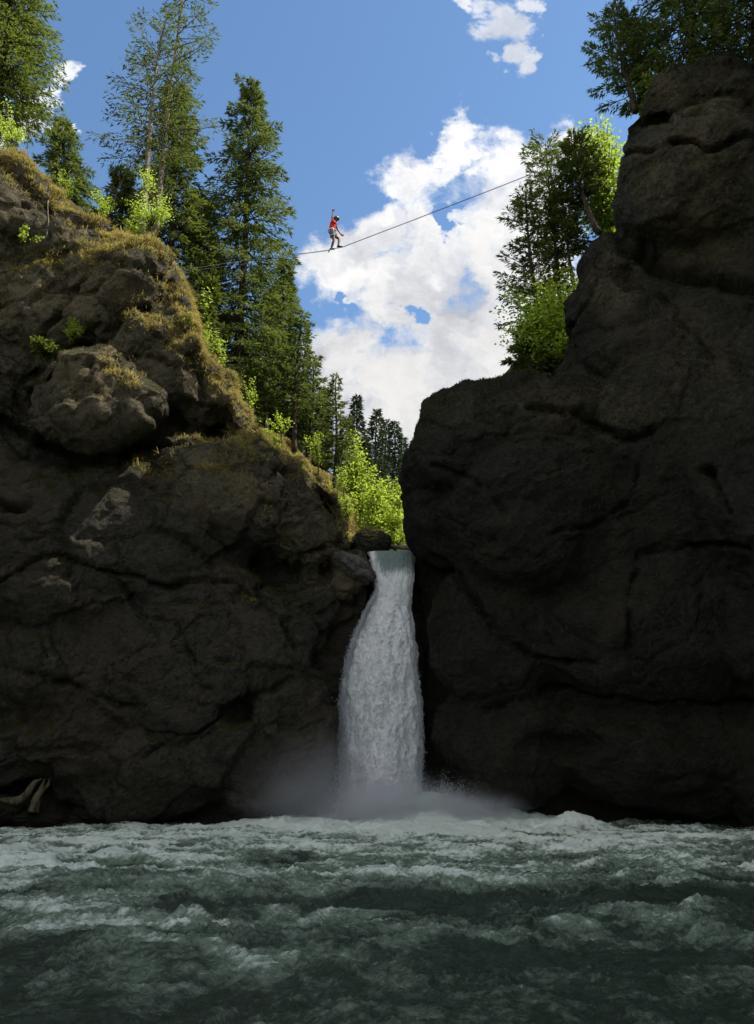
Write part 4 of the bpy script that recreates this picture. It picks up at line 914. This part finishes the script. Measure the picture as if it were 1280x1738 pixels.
person = empty('person', LP(571, 421)); tag(person, 'person in red shirt, grey shorts and helmet walking the slackline with one arm raised', 'person')
PO = np.array(person.location)
Yp = lineY(571)
def J(px, py, dy=0.0): return P(px, py, Yp + dy) - PO
def skin(name, joints, edges, radii, mat, levels=2, parent=person, root=0):
    me = bpy.data.meshes.new(name); me.from_pydata([tuple(j) for j in joints], edges, []); me.update()
    o = bpy.data.objects.new(name, me); COL.objects.link(o)
    md = o.modifiers.new('s', 'SKIN'); md.use_smooth_shade = True; sb = o.modifiers.new('d', 'SUBSURF'); sb.levels = levels; sb.render_levels = levels
    for i_, r_ in enumerate(radii):
        sv2 = me.skin_vertices[0].data[i_]; sv2.radius = (r_, r_) if np.isscalar(r_) else r_
        sv2.use_root = (i_ == root)
    dg = bpy.context.evaluated_depsgraph_get(); nm = bpy.data.meshes.new_from_object(o.evaluated_get(dg)); bpy.data.objects.remove(o)
    nm.name = name; nm.materials.clear(); nm.materials.append(mat)
    nm.polygons.foreach_set('use_smooth', np.ones(len(nm.polygons), dtype=bool))
    ob = bpy.data.objects.new(name, nm); COL.objects.link(ob); ob.parent = parent; return ob
hipL, hipR = J(563.6, 396.5, -.09), J(563.6, 396.5, .09); pel = J(563.5, 395.5)
kL, aL = J(566.8, 407.8, -.10), J(562.2, 420.8, -.02); kR, aR = J(576.0, 405.8, .10), J(574.2, 417.0, .02)
js = [pel, J(564, 389), J(565.2, 381), J(566.8, 376.8), J(569.2, 374.6),                     # 0 pelvis 1 waist 2 chest 3 upper chest 4 neck
      J(570.9, 372.6), J(571.2, 370.6),                                                      # 5,6 head
      J(564.6, 376.6, -.15), J(564.2, 368.0, -.17), J(565.4, 360.2, -.15), J(565.9, 357.6, -.15),   # 7 sh 8 elbow 9 wrist 10 palm
      J(568.8, 379.5, .18), J(573.2, 390.0, .24), J(577.6, 396.6, .20), J(579.4, 398.2, .19),      # 11 sh 12 elbow 13 wrist 14 palm
      hipL, kL, aL, hipR, kR, aR, (hipL + kL) / 2, (kL * .65 + aL * .35), (kR * .65 + aR * .35), (hipR + kR) / 2]
ed = [(0, 1), (1, 2), (2, 3), (3, 4), (4, 5), (5, 6), (3, 7), (7, 8), (8, 9), (9, 10), (3, 11), (11, 12), (12, 13), (13, 14), (0, 15), (15, 21), (21, 16), (16, 22), (22, 17), (0, 18), (18, 24), (24, 19), (19, 23), (23, 20)]
rd = [.13, .12, .14, .11, .055, .09, .085, .055, .042, .028, .036, .055, .042, .028, .036, .09, .058, .038, .09, .058, .038, .08, .060, .060, .08]
skin('body', js, ed, rd, M['skin'])
for k_, (base, dirs) in enumerate([(10, np.array([0.05, 0, .18])), (14, np.array([.17, 0, -.07]))]):      # fingers
    pb = js[base]; dd = dirs / np.linalg.norm(dirs); sd = np.array([0, 1.0, 0]) if k_ == 0 else np.array([0, 1.0, 0.0]); sx = np.array([1.0, 0, 0]) if k_ == 0 else np.array([0, 0, 1.0])
    hg = Geo()
    for f_, (of, ln) in enumerate([(-.03, .075), (-.01, .085), (.01, .08), (.03, .065)]):
        p0 = pb + (sd * .4 + sx) * of; p1 = p0 + dd * (.04 + ln * .5) + sx * of * .5; hg.tube(np.array([p0, p1, p1 + dd * ln * .5 + sd * .01]), [.011, .010, .007], 6)
    p0 = pb - sx * .03 - dd * .01; hg.tube(np.array([p0, p0 - sx * .035 + dd * .03, p0 - sx * .045 + dd * .065]), [.013, .011, .008], 6)
    hg.build('fingers', M['skin'], person)
skin('t_shirt', [J(563.7, 393.2), J(564.0, 389), J(565.2, 381), J(567.0, 376.6), J(564.7, 376.4, -.15), J(564.2, 372.0, -.17), J(568.9, 379.6, .18), J(571.0, 384.6, .215), J(568.4, 375.6)],
     [(0, 1), (1, 2), (2, 3), (3, 4), (4, 5), (3, 6), (6, 7), (3, 8)], [.155, .145, .165, .135, .082, .072, .082, .070, .07], M['shirt'])
shp = (hipL * .35 + kL * .65) ; shq = (hipR * .35 + kR * .65)
skin('shorts', [pel + np.array([0, 0, .06]), pel - np.array([0, 0, .04]), hipL, shp, hipR, shq], [(0, 1), (1, 2), (2, 3), (1, 4), (4, 5)], [.155, .155, .12, .098, .12, .098], M['shorts'])
hv, ht_ = ico(3); hv = hv * (.128, .118, .125); keep = hv[:, 2] > -.03; hv = np.where(keep[:, None], hv, hv * (1, 1, 0) + np.array([0, 0, -.03])); hc = J(571.0, 371.2)
g = Geo(); g.add(hv + hc, None, ht_); g.build('helmet', M['helmet'], person)
# face: nose, ears, brow
g = Geo(); fc = J(570.9, 373.0); V0, T0 = ico(2)
g.add(V0 * (.02, .014, .022) + fc + [.105, -.01, -.035], None, T0); g.build('nose', M['skin'], person)
for s_ in (-1, 1):
    g = Geo(); g.add(V0 * (.022, .010, .030) + fc + [0, s_ * .10, -.03], None, T0); g.build('ear', M['skin'], person)
    g = Geo(); g.add(V0 * (.008, .012, .008) + fc + [.088, s_ * .034, -.015], None, T0); g.build('eye', M['black'], person)
for (a_, tip) in ((aL, J(568.6, 422.4, -.01)), (aR, J(582.0, 418.6, .01))):
    heel = a_ + np.array([-.05, 0, -.055]); skin('shoe', [a_ + [0, 0, -.01], heel, (a_ + tip) / 2 + [0, 0, -.03], tip], [(0, 1), (0, 2), (2, 3)], [.045, .040, .045, .028], M['black'])
# harness: waist belt, leg straps, chalky buckle
an = np.linspace(0, 2 * math.pi, 25); wc = pel + np.array([0, 0, .10]); g = Geo(); g.tube(wc + np.column_stack([.165 * np.cos(an), .175 * np.sin(an), 0 * an]), np.full(25, .017), 6); g.build('harness_belt', M['harness'], person)
for c_, ax_ in ((hipL * .6 + kL * .4, kL - hipL), (hipR * .6 + kR * .4, kR - hipR)):
    n_ = Vector(ax_).normalized(); s_ = n_.orthogonal().normalized(); w_ = n_.cross(s_); g = Geo()
    g.tube(np.array([c_ + .122 * (np.array(s_) * math.cos(q_) + np.array(w_) * math.sin(q_)) for q_ in an]), np.full(25, .012), 6); g.build('leg_loop', M['harness'], person)
V0, T0 = ico(2); g = Geo(); g.add(V0 * (.04, .03, .06) + wc + np.array([.03, -.17, 0]), None, T0); g.build('buckle', M['harness'], person)
# leash from the harness to a ring riding on the line behind the rear foot
rp = LP(559.5, 424.2) - PO; q = np.linspace(0, 1, 16)[:, None]; st = wc + np.array([.08, -.17, 0]); md_ = np.array([.14, -.2, .35])
g = Geo(); g.tube((1 - q) ** 2 * st + 2 * q * (1 - q) * (kL + np.array([.12, -.16, -.5])) + q ** 2 * (rp + [0, 0, -.02]), np.full(16, .008), 5); g.build('leash', M['harness'], person)
g = Geo(); g.tube(rp + np.column_stack([.035 * np.cos(an), .0 * an, .035 * np.sin(an)]), np.full(25, .008), 5); g.build('leash_ring', M['metal'], person)
g = Geo(); e0 = LP(560, 424.6) - PO; e1 = LP(557, 428.6) - PO; q = np.linspace(0, 1, 5)[:, None]; g.tube(e0 * (1 - q) + e1 * q, np.full(5, .018), 6); g.build('leash_tail', M['black'], person)
